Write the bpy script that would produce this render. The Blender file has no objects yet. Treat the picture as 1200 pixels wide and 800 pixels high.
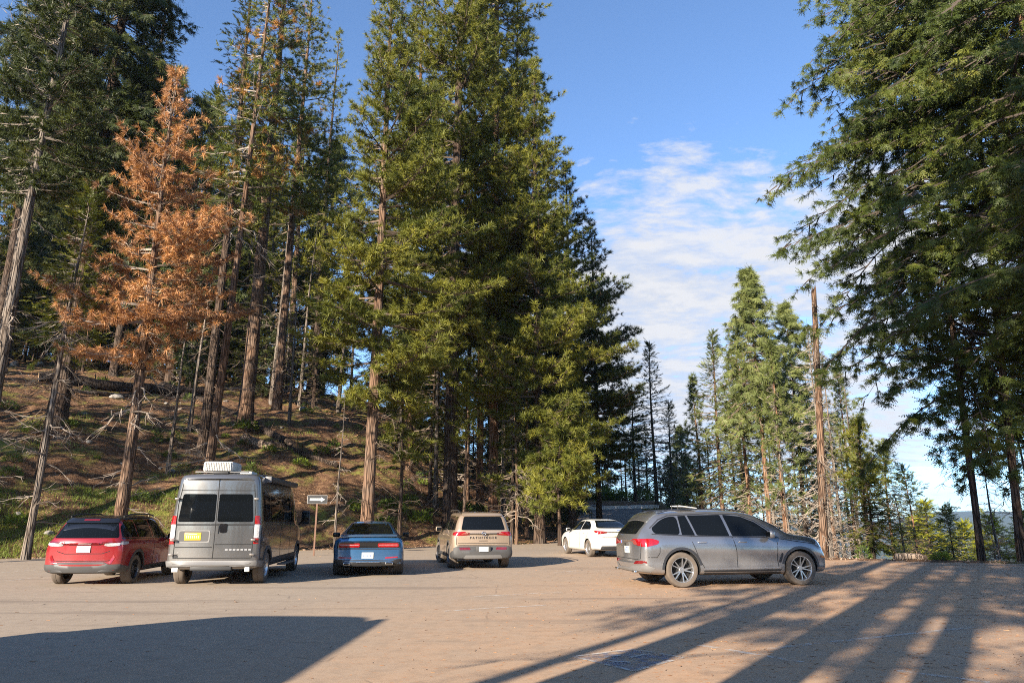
import bpy, bmesh, math, random
import numpy as np
from mathutils import Vector, Matrix
from mathutils.bvhtree import BVHTree
from mathutils.geometry import delaunay_2d_cdt
R = math.radians
scene = bpy.context.scene
COL = scene.collection
# ------------------------------------------------------------------ camera model
PITCH = R(14.2); F = 811.0; EYE = 1.6
CP, SP = math.cos(PITCH), math.sin(PITCH)
def ray(px, py):
    """direction with unit depth along the view axis"""
    x = (px - 600) / F; v = (400 - py) / F
    return np.array([x, CP - v * SP, SP + v * CP])
def gp(px, py, z=0.0):
    d = ray(px, py); t = (z - EYE) / d[2]
    return d[0] * t, d[1] * t
def at_y(px, py, Y):
    d = ray(px, py); t = Y / d[1]
    return d[0] * t, Y, EYE + d[2] * t
cam = bpy.data.cameras.new('camera'); cam.sensor_width = 36; cam.lens = F / 1200 * 36
cam.clip_start = 0.05; cam.clip_end = 20000
co = bpy.data.objects.new('camera', cam); COL.objects.link(co)
co.location = (0, 0, EYE); co.rotation_euler = (math.pi / 2 + PITCH, 0, 0)
scene.camera = co
# ------------------------------------------------------------------ light
SUN_AZ, SUN_EL = R(34.5), R(19.5)
sd = Vector((math.sin(SUN_AZ) * math.cos(SUN_EL), math.cos(SUN_AZ) * math.cos(SUN_EL), -math.sin(SUN_EL)))
sl = bpy.data.lights.new('sun', 'SUN'); sl.energy = 4.8; sl.angle = R(0.53); sl.color = (1.0, 0.885, 0.73)
so = bpy.data.objects.new('sun', sl); COL.objects.link(so); so.rotation_euler = sd.to_track_quat('-Z', 'Y').to_euler()
scene.view_settings.view_transform = 'Standard'; scene.view_settings.look = 'None'
scene.view_settings.exposure = 1.72; scene.view_settings.gamma = 1
scene.cycles.max_bounces = 8; scene.cycles.diffuse_bounces = 3; scene.cycles.transparent_max_bounces = 12
scene.cycles.glossy_bounces = 3; scene.cycles.transmission_bounces = 4
scene.cycles.sample_clamp_indirect = 4
scene.cycles.filter_width = 1.0
scene.cycles.use_denoising = False
scene.cycles.use_adaptive_sampling = False
# ------------------------------------------------------------------ node helper
class NT:
    def __init__(s, tree): s.t = tree; s.n = tree.nodes; s.l = tree.links
    def node(s, typ, **kw):
        nd = s.n.new(typ)
        for k, v in kw.items():
            if k == 'inp':
                for kk, vv in v.items():
                    if isinstance(vv, bpy.types.NodeSocket): s.l.new(vv, nd.inputs[kk])
                    else: nd.inputs[kk].default_value = vv
            else: setattr(nd, k, v)
        return nd
    def noise(s, vec, scale, detail=4, rough=0.55, dist=0.0):
        return s.node('ShaderNodeTexNoise', inp={'Vector': vec, 'Scale': scale, 'Detail': detail, 'Roughness': rough, 'Distortion': dist}).outputs['Fac']
    def ramp(s, fac, stops, interp='LINEAR'):
        nd = s.node('ShaderNodeValToRGB', inp={'Fac': fac}); cr = nd.color_ramp; cr.interpolation = interp
        while len(cr.elements) < len(stops): cr.elements.new(0.5)
        for e, (p, c) in zip(cr.elements, stops):
            e.position = p; e.color = (c, c, c, 1) if isinstance(c, (int, float)) else tuple(c) + (1,)
        return nd.outputs['Color']
    def mix(s, fac, a, b, typ='MIX'):
        nd = s.node('ShaderNodeMix', data_type='RGBA', blend_type=typ)
        for i, v in ((0, fac), (6, a), (7, b)):
            if isinstance(v, bpy.types.NodeSocket): s.l.new(v, nd.inputs[i])
            elif isinstance(v, (int, float)): nd.inputs[i].default_value = v
            else: nd.inputs[i].default_value = tuple(v) + (1,)
        return nd.outputs[2]
    def math(s, op, a, b=0.0, clamp=False):
        nd = s.node('ShaderNodeMath', operation=op, use_clamp=clamp)
        for i, v in ((0, a), (1, b)):
            if isinstance(v, bpy.types.NodeSocket): s.l.new(v, nd.inputs[i])
            else: nd.inputs[i].default_value = v
        return nd.outputs[0]
    def mapping(s, vec, scale=(1, 1, 1), loc=(0, 0, 0), rot=(0, 0, 0)):
        return s.node('ShaderNodeMapping', inp={'Vector': vec, 'Scale': scale, 'Location': loc, 'Rotation': rot}).outputs[0]
    def bump(s, h, strength, dist=0.02):
        return s.node('ShaderNodeBump', inp={'Height': h, 'Strength': strength, 'Distance': dist}).outputs[0]
def newmat(name):
    m = bpy.data.materials.new(name); m.use_nodes = True; m.node_tree.nodes.clear()
    return m, NT(m.node_tree)
def finish(m, k, **pr):
    b = k.node('ShaderNodeBsdfPrincipled', inp={a: (tuple(v) + (1,) if isinstance(v, tuple) and len(v) == 3 and 'Color' in a or isinstance(v, tuple) and len(v) == 3 and 'Tint' in a else v) for a, v in pr.items()})
    o = k.node('ShaderNodeOutputMaterial', inp={'Surface': b.outputs[0]})
    return m
def plain(name, col, rough=0.5, metal=0.0, var=0.08, coat=0.0, scale=30, **kw):
    m, k = newmat(name)
    tc = k.node('ShaderNodeTexCoord').outputs['Object']
    n = k.noise(tc, scale)
    c = k.mix(n, tuple(x * (1 - var) for x in col), tuple(min(1, x * (1 + var)) for x in col))
    return finish(m, k, **{'Base Color': c, 'Roughness': rough, 'Metallic': metal, 'Coat Weight': coat, 'Coat Roughness': 0.04, **kw})
# ------------------------------------------------------------------ materials
def paint(name, col, metal=0.35, rough=0.32, dirt=0.5):
    m, k = newmat(name)
    tc = k.node('ShaderNodeTexCoord').outputs['Object']
    z = k.node('ShaderNodeSeparateXYZ', inp={'Vector': tc}).outputs[2]
    low = k.node('ShaderNodeMapRange', inp={'Value': z, 'From Min': 0.9, 'From Max': 0.15, 'To Min': 0.0, 'To Max': 1.0}).outputs[0]
    n = k.noise(tc, 5.0, 6, 0.65)
    d = k.math('MULTIPLY', k.math('MULTIPLY', low, n), dirt * 1.1, True)
    dn = k.math('MULTIPLY', k.math('ADD', d, 0.02 * dirt), 1.0, True)
    c = k.mix(dn, col, (0.30, 0.22, 0.15))
    flake = k.noise(tc, 900.0, 0)
    c = k.mix(k.math('MULTIPLY', flake, 0.03), c, (0.8, 0.8, 0.8))
    rg = k.math('ADD', k.math('MULTIPLY', dn, 0.5), rough, True)
    mt = k.math('MULTIPLY', k.math('SUBTRACT', 1.0, dn), metal)
    return finish(m, k, **{'Base Color': c, 'Roughness': rg, 'Metallic': mt, 'Coat Weight': k.math('SUBTRACT', 0.95, dn, True), 'Coat Roughness': 0.05})
def foliage(name, stops, transl=0.30, rough=0.55):
    m, k = newmat(name)
    a = k.node('ShaderNodeAttribute', attribute_name='tint').outputs['Fac']
    tc = k.node('ShaderNodeTexCoord').outputs['Object']
    big = k.noise(tc, 0.45, 2)
    f = k.math('ADD', k.math('MULTIPLY', a, 0.75), k.math('MULTIPLY', k.math('SUBTRACT', big, 0.5), 0.9), True)
    c = k.ramp(f, stops)
    b = k.node('ShaderNodeBsdfPrincipled', inp={'Base Color': c, 'Roughness': rough, 'Specular IOR Level': 0.35})
    t = k.node('ShaderNodeBsdfTranslucent', inp={'Color': k.mix(1.0, c, (1.25, 1.2, 0.6), 'MULTIPLY')})
    mx = k.node('ShaderNodeMixShader', inp={0: transl, 1: b.outputs[0], 2: t.outputs[0]})
    k.node('ShaderNodeOutputMaterial', inp={'Surface': mx.outputs[0]})
    return m
def bark(name, c1, c2, c3, zs=0.9):
    m, k = newmat(name)
    tc = k.node('ShaderNodeTexCoord').outputs['Object']
    v = k.mapping(tc, (9, 9, zs))
    vo = k.node('ShaderNodeTexVoronoi', feature='DISTANCE_TO_EDGE', inp={'Vector': v, 'Scale': 1.0}).outputs['Distance']
    fur = k.ramp(vo, [(0.0, 0.0), (0.16, 1.0)])
    n = k.noise(k.mapping(tc, (3, 3, 1)), 2.0, 6, 0.65)
    c = k.mix(n, c1, c2)
    c = k.mix(k.ramp(k.noise(tc, 0.8, 3), [(0.45, 0.0), (0.65, 1.0)]), c, c3)
    c = k.mix(fur, k.mix(1.0, c, (0.28, 0.26, 0.25), 'MULTIPLY'), c)
    h = k.math('ADD', fur, k.math('MULTIPLY', n, 0.6))
    return finish(m, k, **{'Base Color': c, 'Roughness': 0.93, 'Specular IOR Level': 0.15, 'Normal': k.bump(h, 0.9, 0.05)})
M = {}
M['needles_pine'] = foliage('needles_pine', [(0.0, (0.064, 0.084, 0.014)), (0.45, (0.165, 0.168, 0.024)), (0.85, (0.295, 0.268, 0.038)), (1.0, (0.36, 0.30, 0.058))])
M['needles_fir'] = foliage('needles_fir', [(0.0, (0.045, 0.064, 0.012)), (0.5, (0.116, 0.125, 0.020)), (1.0, (0.234, 0.188, 0.030))])
M['needles_cedar'] = foliage('needles_cedar', [(0.0, (0.028, 0.046, 0.009)), (0.5, (0.078, 0.100, 0.015)), (0.88, (0.185, 0.18, 0.025)), (1.0, (0.36, 0.31, 0.042))])
M['needles_dark'] = foliage('needles_dark', [(0.0, (0.026, 0.039, 0.008)), (0.5, (0.060, 0.073, 0.012)), (1.0, (0.121, 0.114, 0.019))], 0.22)
M['needles_brown'] = foliage('needles_brown', [(0.0, (0.17, 0.09, 0.05)), (0.3, (0.38, 0.185, 0.082)), (0.65, (0.55, 0.29, 0.125)), (1.0, (0.66, 0.42, 0.22))], 0.25)
M['needles_mixed'] = foliage('needles_mixed', [(0.0, (0.069, 0.094, 0.018)), (0.40, (0.144, 0.162, 0.026)), (0.55, (0.375, 0.174, 0.050)), (1.0, (0.525, 0.240, 0.070))])
M['needles_yellow'] = foliage('needles_yellow', [(0.0, (0.12, 0.14, 0.015)), (0.5, (0.30, 0.30, 0.022)), (1.0, (0.52, 0.46, 0.035))])
M['needles_sage'] = foliage('needles_sage', [(0.0, (0.075, 0.100, 0.032)), (0.5, (0.165, 0.190, 0.055)), (1.0, (0.28, 0.28, 0.095))])
M['bark_pine'] = bark('bark_pine', (0.125, 0.072, 0.045), (0.215, 0.135, 0.088), (0.16, 0.115, 0.085))
M['bark_dark'] = bark('bark_dark', (0.062, 0.041, 0.030), (0.115, 0.078, 0.055), (0.09, 0.07, 0.056))
M['bark_red'] = bark('bark_red', (0.185, 0.092, 0.052), (0.28, 0.155, 0.092), (0.22, 0.145, 0.10))
M['bark_grey'] = bark('bark_grey', (0.135, 0.108, 0.085), (0.23, 0.185, 0.148), (0.19, 0.165, 0.142))
M['twig'] = plain('twig', (0.125, 0.088, 0.062), 0.9, var=0.35, scale=6)
M['twig_dark'] = plain('twig_dark', (0.055, 0.040, 0.030), 0.9, var=0.3, scale=6)
M['twig_grey'] = plain('twig_grey', (0.24, 0.195, 0.155), 0.9, var=0.3, scale=6)
M['black'] = plain('black_plastic', (0.02, 0.02, 0.021), 0.55)
M['blackgloss'] = plain('gloss_black', (0.008, 0.008, 0.009), 0.12, coat=0.6)
M['well'] = plain('wheel_well', (0.008, 0.008, 0.008), 0.9)
M['rubber'] = plain('rubber', (0.045, 0.040, 0.036), 0.85, var=0.3, scale=14)
M['rubber_dusty'] = plain('dusty_rubber', (0.105, 0.083, 0.064), 0.9, var=0.35, scale=9)
M['alloy'] = plain('alloy', (0.62, 0.61, 0.60), 0.28, 0.9)
M['alloy_dark'] = plain('dark_alloy', (0.10, 0.10, 0.105), 0.35, 0.8)
M['chrome'] = plain('chrome', (0.75, 0.75, 0.75), 0.12, 1.0)
M['grey_plastic'] = plain('grey_plastic', (0.055, 0.054, 0.053), 0.55)
M['silver_plastic'] = plain('silver_plastic', (0.17, 0.165, 0.16), 0.5, 0.3)
M['white_plastic'] = plain('white_plastic', (0.52, 0.50, 0.46), 0.45)
M['glass'] = finish(*(lambda m, k: (m, k))(*newmat('tinted_glass')), **{'Base Color': (0.004, 0.005, 0.006), 'Roughness': 0.02, 'Specular IOR Level': 0.22})
def lampmat(name, col, rough=0.12):
    m, k = newmat(name)
    tc = k.node('ShaderNodeTexCoord').outputs['Object']
    w = k.node('ShaderNodeTexVoronoi', inp={'Vector': tc, 'Scale': 28.0}).outputs['Distance']
    c = k.mix(w, tuple(x * 0.55 for x in col), col)
    return finish(m, k, **{'Base Color': c, 'Roughness': rough, 'Coat Weight': 1.0, 'Coat Roughness': 0.03})
M['lamp_red'] = lampmat('red_lens', (0.30, 0.005, 0.007))
M['lamp_darkred'] = lampmat('dark_red_lens', (0.16, 0.008, 0.010))
M['lamp_clear'] = lampmat('clear_lens', (0.50, 0.49, 0.50))
M['lamp_orange'] = lampmat('orange_lens', (0.75, 0.22, 0.04))
M['plate_white'] = plain('plate_white', (0.52, 0.54, 0.52), 0.4)
M['plate_yellow'] = plain('plate_yellow', (0.62, 0.38, 0.03), 0.4)
M['plate_green'] = plain('plate_green', (0.25, 0.42, 0.30), 0.5)
M['plate_blue'] = plain('plate_blue', (0.12, 0.17, 0.35), 0.5)
M['plate_cream'] = plain('plate_cream', (0.62, 0.60, 0.40), 0.5)
# ------------------------------------------------------------------ object helpers
def link(o, parent=None):
    COL.objects.link(o)
    if parent is not None: o.parent = parent
    return o
def tag(o, label=None, cat=None, group=None, kind=None):
    if label: o['label'] = label
    if cat: o['category'] = cat
    if group: o['group'] = group
    if kind: o['kind'] = kind
    return o
def empty(name, loc=(0, 0, 0), rz=0.0, label=None, cat=None, group=None):
    o = bpy.data.objects.new(name, None); o.empty_display_size = 0.3; link(o)
    o.location = loc; o.rotation_euler = (0, 0, rz)
    return tag(o, label, cat, group)
def npmesh(name, V, F, mat=None, smooth=False, tint=None):
    """V (n,3); F (m,k) int array"""
    me = bpy.data.meshes.new(name); V = np.asarray(V, np.float32); F = np.asarray(F, np.int32)
    me.vertices.add(len(V)); me.vertices.foreach_set('co', V.ravel())
    m, k = F.shape
    me.loops.add(m * k); me.loops.foreach_set('vertex_index', F.ravel())
    me.polygons.add(m); me.polygons.foreach_set('loop_start', np.arange(0, m * k, k, dtype=np.int32))
    me.polygons.foreach_set('loop_total', np.full(m, k, np.int32))
    me.polygons.foreach_set('use_smooth', np.full(m, smooth, bool))
    if tint is not None:
        at = me.attributes.new('tint', 'FLOAT', 'POINT'); at.data.foreach_set('value', np.asarray(tint, np.float32))
    if mat: me.materials.append(mat)
    me.update(calc_edges=True)
    return me
def mobj(name, me, parent=None, loc=None):
    o = bpy.data.objects.new(name, me); link(o, parent)
    if loc is not None: o.location = loc
    return o
def bobj(name, bm, mat, parent=None, smooth=False, loc=None, angle=35):
    me = bpy.data.meshes.new(name); bmesh.ops.recalc_face_normals(bm, faces=bm.faces); bm.to_mesh(me); bm.free()
    for mm in (mat if isinstance(mat, (list, tuple)) else [mat]): me.materials.append(mm)
    if smooth:
        me.polygons.foreach_set('use_smooth', [True] * len(me.polygons))
        try: me.set_sharp_from_angle(angle=R(angle))
        except Exception: pass
    return mobj(name, me, parent, loc)
def b_box(bm, c, s, bev=0.0, rot=None):
    g = bmesh.ops.create_cube(bm, size=1.0)
    vs = g['verts']
    for v in vs:
        v.co = Vector((v.co.x * s[0], v.co.y * s[1], v.co.z * s[2]))
    if bev > 0:
        es = list({e for v in vs for e in v.link_edges})
        r = bmesh.ops.bevel(bm, geom=es, offset=bev, segments=3, profile=0.5, affect='EDGES')
        vs = list({v for f in r['faces'] for v in f.verts} | {v for v in vs if v.is_valid})
    for v in vs:
        if rot is not None: v.co = rot @ v.co
        v.co += Vector(c)
    return bm
def b_tube(bm, pts, rad, seg=8, cap=True):
    pts = [Vector(p) for p in pts]; rings = []
    n = len(pts); rad = rad if isinstance(rad, (list, tuple)) else [rad] * n
    for i, p in enumerate(pts):
        t = (pts[min(i + 1, n - 1)] - pts[max(i - 1, 0)]).normalized()
        a = Vector((0, 0, 1)) if abs(t.z) < 0.9 else Vector((1, 0, 0))
        e1 = t.cross(a).normalized(); e2 = t.cross(e1)
        rings.append([bm.verts.new(p + rad[i] * (math.cos(q) * e1 + math.sin(q) * e2)) for q in [2 * math.pi * j / seg for j in range(seg)]])
    for a, b in zip(rings, rings[1:]):
        for j in range(seg): bm.faces.new((a[j], a[(j + 1) % seg], b[(j + 1) % seg], b[j]))
    if cap:
        bm.faces.new(rings[0]); bm.faces.new(rings[-1][::-1])
    return bm
def b_lathe(bm, prof, seg=32, axis='X'):
    """prof: [(r, x)] closed loop revolved about the X axis"""
    rings = []
    for r, x in prof:
        rings.append([bm.verts.new((x, r * math.cos(2 * math.pi * j / seg), r * math.sin(2 * math.pi * j / seg))) for j in range(seg)])
    n = len(rings)
    for i in range(n - 1):
        a, b = rings[i], rings[i + 1]
        for j in range(seg): bm.faces.new((a[j], a[(j + 1) % seg], b[(j + 1) % seg], b[j]))
    return rings
def sstep(a, b, x):
    t = np.clip((np.asarray(x, float) - a) / (b - a), 0, 1); return t * t * (3 - 2 * t)
# ------------------------------------------------------------------ terrain
P0 = np.array(gp(0, 655)); P1 = np.array(gp(640, 636)); U = (P1 - P0) / np.linalg.norm(P1 - P0); NN = np.array([-U[1], U[0]])
E0 = np.array(gp(1000, 655)); E1 = np.array(gp(1200, 660)); EU = (E1 - E0) / np.linalg.norm(E1 - E0); EN = np.array([-EU[1], EU[0]])
def bumps(x, y):
    return (0.32 * np.sin(x * 0.31 + 1.3 * np.sin(y * 0.17)) * np.sin(y * 0.27 + 0.9 * np.sin(x * 0.21)) +
            0.15 * np.sin(x * 0.83 + y * 0.55 + 2) * np.sin(y * 0.91 - x * 0.37) + 0.09 * np.sin(x * 2.3 + 1.7 * np.sin(y * 1.1)) * np.sin(y * 2.7 + x) +
            0.035 * np.sin(x * 6.1 + y * 2.2) * np.sin(y * 5.3 - x * 1.9))
def hill_d(x, y):
    d1 = (x - P0[0]) * NN[0] + (y - P0[1]) * NN[1] + 0.35 * np.sin(x * 0.7) + 0.12 * np.sin(x * 2.1 + y)
    d2 = (P1[0] + 0.17 * (y - P1[1])) - x + 0.4 * np.sin(y * 0.4)
    return np.minimum(d1, d2)
def drop_e(x, y):
    e1 = (x - E0[0]) * EN[0] + (y - E0[1]) * EN[1] + 0.25 * np.sin(x * 0.6)
    e2 = x - (10.2 + 0.14 * (y - 26)) + 0.3 * np.sin(y * 0.5)
    return np.minimum(e1, e2)
def h(x, y):
    x = np.asarray(x, float); y = np.asarray(y, float)
    d = hill_d(x, y); e = drop_e(x, y)
    dd = np.maximum(d, 0)
    prof = 0.62 * dd * sstep(-0.3, 3.5, dd) 
    prof = 17.5 * (1 - np.exp(-prof / 17.5 * 1.12))
    f = 0.26 + 0.74 * sstep(5, -13, x)
    z = prof * f + bumps(x, y) * sstep(0.3, 7, d)
    z = z + 3.4 * sstep(50, 84, y) * sstep(1.0, -1.0, e) 
    ee = np.maximum(e - 0.4, 0)
    z = z + 0.04 * np.exp(-((e - 0.1) / 0.45) ** 2) * sstep(6, 12, x)
    z = z - 110 * (1 - np.exp(-(ee * 0.27 + 1.3 * sstep(0, 6, ee)) / 110)) + bumps(x * 0.8, y * 0.8) * sstep(1, 8, e) * 1.3
    far = np.sqrt(x * x + y * y)
    ridge = 150 * np.exp(-((far - 4200) / 900) ** 2) * (0.75 + 0.25 * np.sin(np.arctan2(x, y) * 11 + 1) + 0.12 * np.sin(np.arctan2(x, y) * 37)) * sstep(0.05, 0.35, np.arctan2(x, y))
    lowland = sstep(130, 500, far)
    z = z * (1 - lowland) + (-110 + ridge * 0.95 + 16 * np.sin(x * 0.004) * np.sin(y * 0.005)) * lowland
    return z
def hz(x, y): return float(h(x, y))
def hit(px, py, ymax=140):
    d = ray(px, py); t = 3.0
    while t < ymax:
        p = d * t
        if EYE + p[2] <= hz(p[0], p[1]): return float(p[0]), float(p[1]), hz(p[0], p[1])
        t += 0.06
    return float(d[0] * ymax), float(d[1] * ymax), hz(d[0] * ymax, d[1] * ymax)
def axis_vals(near_lo, near_hi, step, lo, hi, grow=1.09):
    a = list(np.arange(near_lo, near_hi + 1e-6, step)); s = step; v = a[-1]
    while v < hi: s *= grow; v += s; a.append(v)
    s = step; v = a[0]
    while v > lo: s *= grow; v -= s; a.insert(0, v)
    return np.array(a)
xs = axis_vals(-32, 30, 0.28, -5300, 5300); ys = axis_vals(18, 70, 0.28, -400, 6300)
XX, YY = np.meshgrid(xs, ys, indexing='ij')
ZZ = h(XX, YY)
inlot = (hill_d(XX, YY) < -0.15) & (drop_e(XX, YY) < -0.2) & (YY < 77)
ZZ = ZZ - 0.03 * inlot
nx, ny = len(xs), len(ys)
V = np.stack([XX, YY, ZZ], -1).reshape(-1, 3)
ii, jj = np.meshgrid(np.arange(nx - 1), np.arange(ny - 1), indexing='ij')
q = (ii * ny + jj).ravel(); Fq = np.stack([q, q + ny, q + ny + 1, q + 1], 1)
def ground_mat():
    m, k = newmat('forest_floor')
    g = k.node('ShaderNodeNewGeometry').outputs['Position']
    n1 = k.noise(g, 0.55, 5, 0.6); n2 = k.noise(g, 2.6, 6, 0.7); n3 = k.noise(g, 14, 5, 0.75); n4 = k.noise(k.mapping(g, (1, 1, 1), (31, 7, 0)), 0.22, 3)
    c = k.mix(k.ramp(n2, [(0.35, 0.0), (0.65, 1.0)]), (0.105, 0.055, 0.034), (0.36, 0.22, 0.128))
    c = k.mix(k.ramp(n3, [(0.42, 0.0), (0.62, 1.0)]), k.mix(1.0, c, (0.5, 0.47, 0.45), 'MULTIPLY'), c)
    c = k.mix(k.ramp(n3, [(0.62, 0.0), (0.72, 0.7)]), c, (0.50, 0.33, 0.20))
    gr = k.math('MULTIPLY', k.ramp(n1, [(0.50, 0.0), (0.60, 1.0)]), k.ramp(n2, [(0.40, 0.0), (0.58, 0.85)]))
    c = k.mix(gr, c, k.mix(n3, (0.10, 0.12, 0.022), (0.26, 0.27, 0.05)))
    sep = k.node('ShaderNodeSeparateXYZ', inp={'Vector': g})
    r = k.node('ShaderNodeVectorMath', operation='LENGTH', inp={0: g}).outputs['Value']
    far = k.node('ShaderNodeMapRange', inp={'Value': r, 'From Min': 180.0, 'From Max': 900.0}).outputs[0]
    c = k.mix(far, c, k.mix(k.noise(g, 0.01, 6, 0.7), (0.035, 0.055, 0.03), (0.10, 0.11, 0.06)))
    b = k.bump(k.math('ADD', k.math('MULTIPLY', n2, 1.2), n3), 0.9, 0.10)
    return finish(m, k, **{'Base Color': c, 'Roughness': 0.95, 'Specular IOR Level': 0.1, 'Normal': b})
M['ground'] = ground_mat()
g_ob = mobj('ground', npmesh('ground', V, Fq, M['ground'], True)); g_ob['kind'] = 'structure'
# asphalt lot and the road running on behind it
def lot_mat():
    m, k = newmat('dusty_asphalt')
    g = k.node('ShaderNodeNewGeometry').outputs['Position']
    sep = k.node('ShaderNodeSeparateXYZ', inp={'Vector': g}); X, Y = sep.outputs[0], sep.outputs[1]
    n1 = k.noise(g, 0.16, 5, 0.6, 0.6); n2 = k.noise(g, 1.3, 6, 0.65); n3 = k.noise(g, 22, 4, 0.7); n4 = k.noise(g, 110, 2, 0.6)
    # orange dust gathers to the right and at the near end
    dr = k.node('ShaderNodeMapRange', inp={'Value': k.math('SUBTRACT', X, k.math('MULTIPLY', Y, 0.30)), 'From Min': -9.0, 'From Max': 1.0}).outputs[0]
    road = k.node('ShaderNodeMapRange', inp={'Value': Y, 'From Min': 46.0, 'From Max': 56.0}).outputs[0]
    base = k.mix(n2, (0.275, 0.218, 0.165), (0.345, 0.275, 0.208))
    base = k.mix(k.ramp(n1, [(0.35, 0.0), (0.7, 0.8)]), base, (0.35, 0.28, 0.205))
    base = k.mix(road, base, (0.19, 0.17, 0.15))
    dust = k.math('MULTIPLY', dr, k.ramp(k.math('ADD', k.math('MULTIPLY', n1, 0.5), k.math('MULTIPLY', n2, 0.5)), [(0.34, 0.25), (0.58, 1.0)]))
    c = k.mix(k.math('MULTIPLY', dust, 0.95), base, k.mix(n3, (0.36, 0.200, 0.105), (0.58, 0.355, 0.20)))
    n5 = k.noise(g, 4.5, 6, 0.72)
    c = k.mix(k.ramp(n5, [(0.36, 0.22), (0.52, 0.0)]), c, (0.14, 0.105, 0.075))
    c = k.mix(k.ramp(n5, [(0.52, 0.0), (0.70, 0.25)]), c, (0.42, 0.33, 0.24))
    # needle litter specks
    vo = k.node('ShaderNodeTexVoronoi', inp={'Vector': g, 'Scale': 9.0, 'Randomness': 1.0}).outputs['Distance']
    sp = k.math('MULTIPLY', k.ramp(vo, [(0.16, 1.0), (0.24, 0.0)]), k.ramp(k.math('MULTIPLY', dust, 1.0), [(0.25, 0.0), (0.8, 1.0)]))
    c = k.mix(sp, c, (0.42, 0.20, 0.09))
    c = k.mix(k.math('MULTIPLY', k.ramp(n4, [(0.5, 0.0), (0.75, 1.0)]), 0.14), c, (0.48, 0.40, 0.33))
    c = k.mix(k.math('MULTIPLY', k.ramp(n4, [(0.25, 1.0), (0.45, 0.0)]), 0.22), c, (0.12, 0.095, 0.075))
    # tyre polish / tar streaks
    st = k.ramp(k.noise(k.mapping(g, (0.12, 1.1, 1), (0, 0, 0), (0, 0, 0.35)), 1.0, 4, 0.6), [(0.56, 0.0), (0.68, 1.0)])
    c = k.mix(k.math('MULTIPLY', st, 0.42), c, (0.13, 0.10, 0.082))
    cr = k.node('ShaderNodeTexVoronoi', feature='DISTANCE_TO_EDGE', inp={'Vector': k.mix(0.12, g, k.node('ShaderNodeTexNoise', inp={'Vector': g, 'Scale': 1.5, 'Detail': 4.0}).outputs['Color'], 'ADD'), 'Scale': 0.16}).outputs['Distance']
    crm = k.math('MULTIPLY', k.ramp(cr, [(0.0008, 1.0), (0.0028, 0.0)]), k.ramp(n2, [(0.50, 0.0), (0.60, 0.4)]))
    c = k.mix(crm, c, (0.055, 0.045, 0.04))
    hgt = k.math('ADD', k.math('MULTIPLY', n4, 0.6), k.math('ADD', k.math('MULTIPLY', n3, 0.5), k.math('MULTIPLY', crm, -1.0)))
    return finish(m, k, **{'Base Color': c, 'Roughness': 0.88, 'Specular IOR Level': 0.25, 'Normal': k.bump(hgt, 0.35, 0.010)})
M['lot'] = lot_mat()
lx = axis_vals(-30, 24, 0.35, -75, 60, 1.12); ly = axis_vals(16, 88, 0.35, -60, 89, 1.12)
LX, LY = np.meshgrid(lx, ly, indexing='ij'); LZ = h(LX, LY)
ed = 0.12 * np.sin(LX * 1.9 + LY * 0.7) + 0.08 * np.sin(LX * 5 - LY * 3)
rc_ = 5.6 + 0.16 * (LY - 44)
ins = ((LY < 50 + 0.6 * np.sin(LX * 2)) | (np.abs(LX - rc_) < 3.3 + 0.1 * np.sin(LY * 1.7))) & (hill_d(LX, LY) < -0.1 + ed) & (drop_e(LX, LY) < -0.35 + ed) & (LY < 75 + 0.8 * np.sin(LX))
# 4 mm above the ground's own height so it always reads as one sheet over it
LZ = LZ * 1.0 + 0.004
ny2 = len(ly); ii, jj = np.meshgrid(np.arange(len(lx) - 1), np.arange(ny2 - 1), indexing='ij')
cell = ins[:-1, :-1] & ins[1:, :-1] & ins[1:, 1:] & ins[:-1, 1:]
q = (ii * ny2 + jj)[cell]; Fl = np.stack([q, q + ny2, q + ny2 + 1, q + 1], 1)
used = np.unique(Fl); remap = -np.ones(LX.size, int); remap[used] = np.arange(len(used))
VL = np.stack([LX, LY, LZ], -1).reshape(-1, 3)[used]
lot = mobj('parking_lot', npmesh('parking_lot', VL, remap[Fl], M['lot'], True)); lot['kind'] = 'structure'
# worn painted markings
def worn(name, col, lo=0.44, hi=0.58, mx=0.62):
    m, k = newmat(name)
    g = k.node('ShaderNodeNewGeometry').outputs['Position']
    n = k.noise(g, 5.5, 7, 0.75); a = k.ramp(n, [(lo, 0.0), (hi, mx)])
    b = k.node('ShaderNodeBsdfPrincipled', inp={'Base Color': tuple(col) + (1,), 'Roughness': 0.8})
    t = k.node('ShaderNodeBsdfTransparent')
    mm = k.node('ShaderNodeMixShader', inp={0: a, 1: t.outputs[0], 2: b.outputs[0]})
    k.node('ShaderNodeOutputMaterial', inp={'Surface': mm.outputs[0]})
    return m
M['line'] = worn('worn_line', (0.62, 0.58, 0.52))
M['line_faint'] = worn('faint_line', (0.56, 0.52, 0.46), 0.42, 0.58, 0.75)
M['pad'] = worn('worn_pad', (0.20, 0.24, 0.33), 0.42, 0.60, 0.55)
def strip(bm, pts, w, z=0.009):
    for (a, b) in zip(pts, pts[1:]):
        a = Vector(a[:2]); b = Vector(b[:2]); t = (b - a).normalized(); n = Vector((-t.y, t.x)) * w / 2
        vs = [bm.verts.new((p.x, p.y, hz(p.x, p.y) + z)) for p in (a - n, b - n, b + n, a + n)]
        bm.faces.new(vs)
bm = bmesh.new()
for a, b in [((553, 699), (657, 694)), ((650, 671), (682, 668)), ((0, 671), (54, 667)), ((0, 681), (40, 677)), ((520, 716), (640, 709)), ((820, 756), (940, 776)), ((900, 760), (1140, 735)), ((1050, 786), (1160, 800)), ((340, 671), (352, 676))]:
    strip(bm, [gp(*a), gp(*b)], 0.10)
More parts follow.
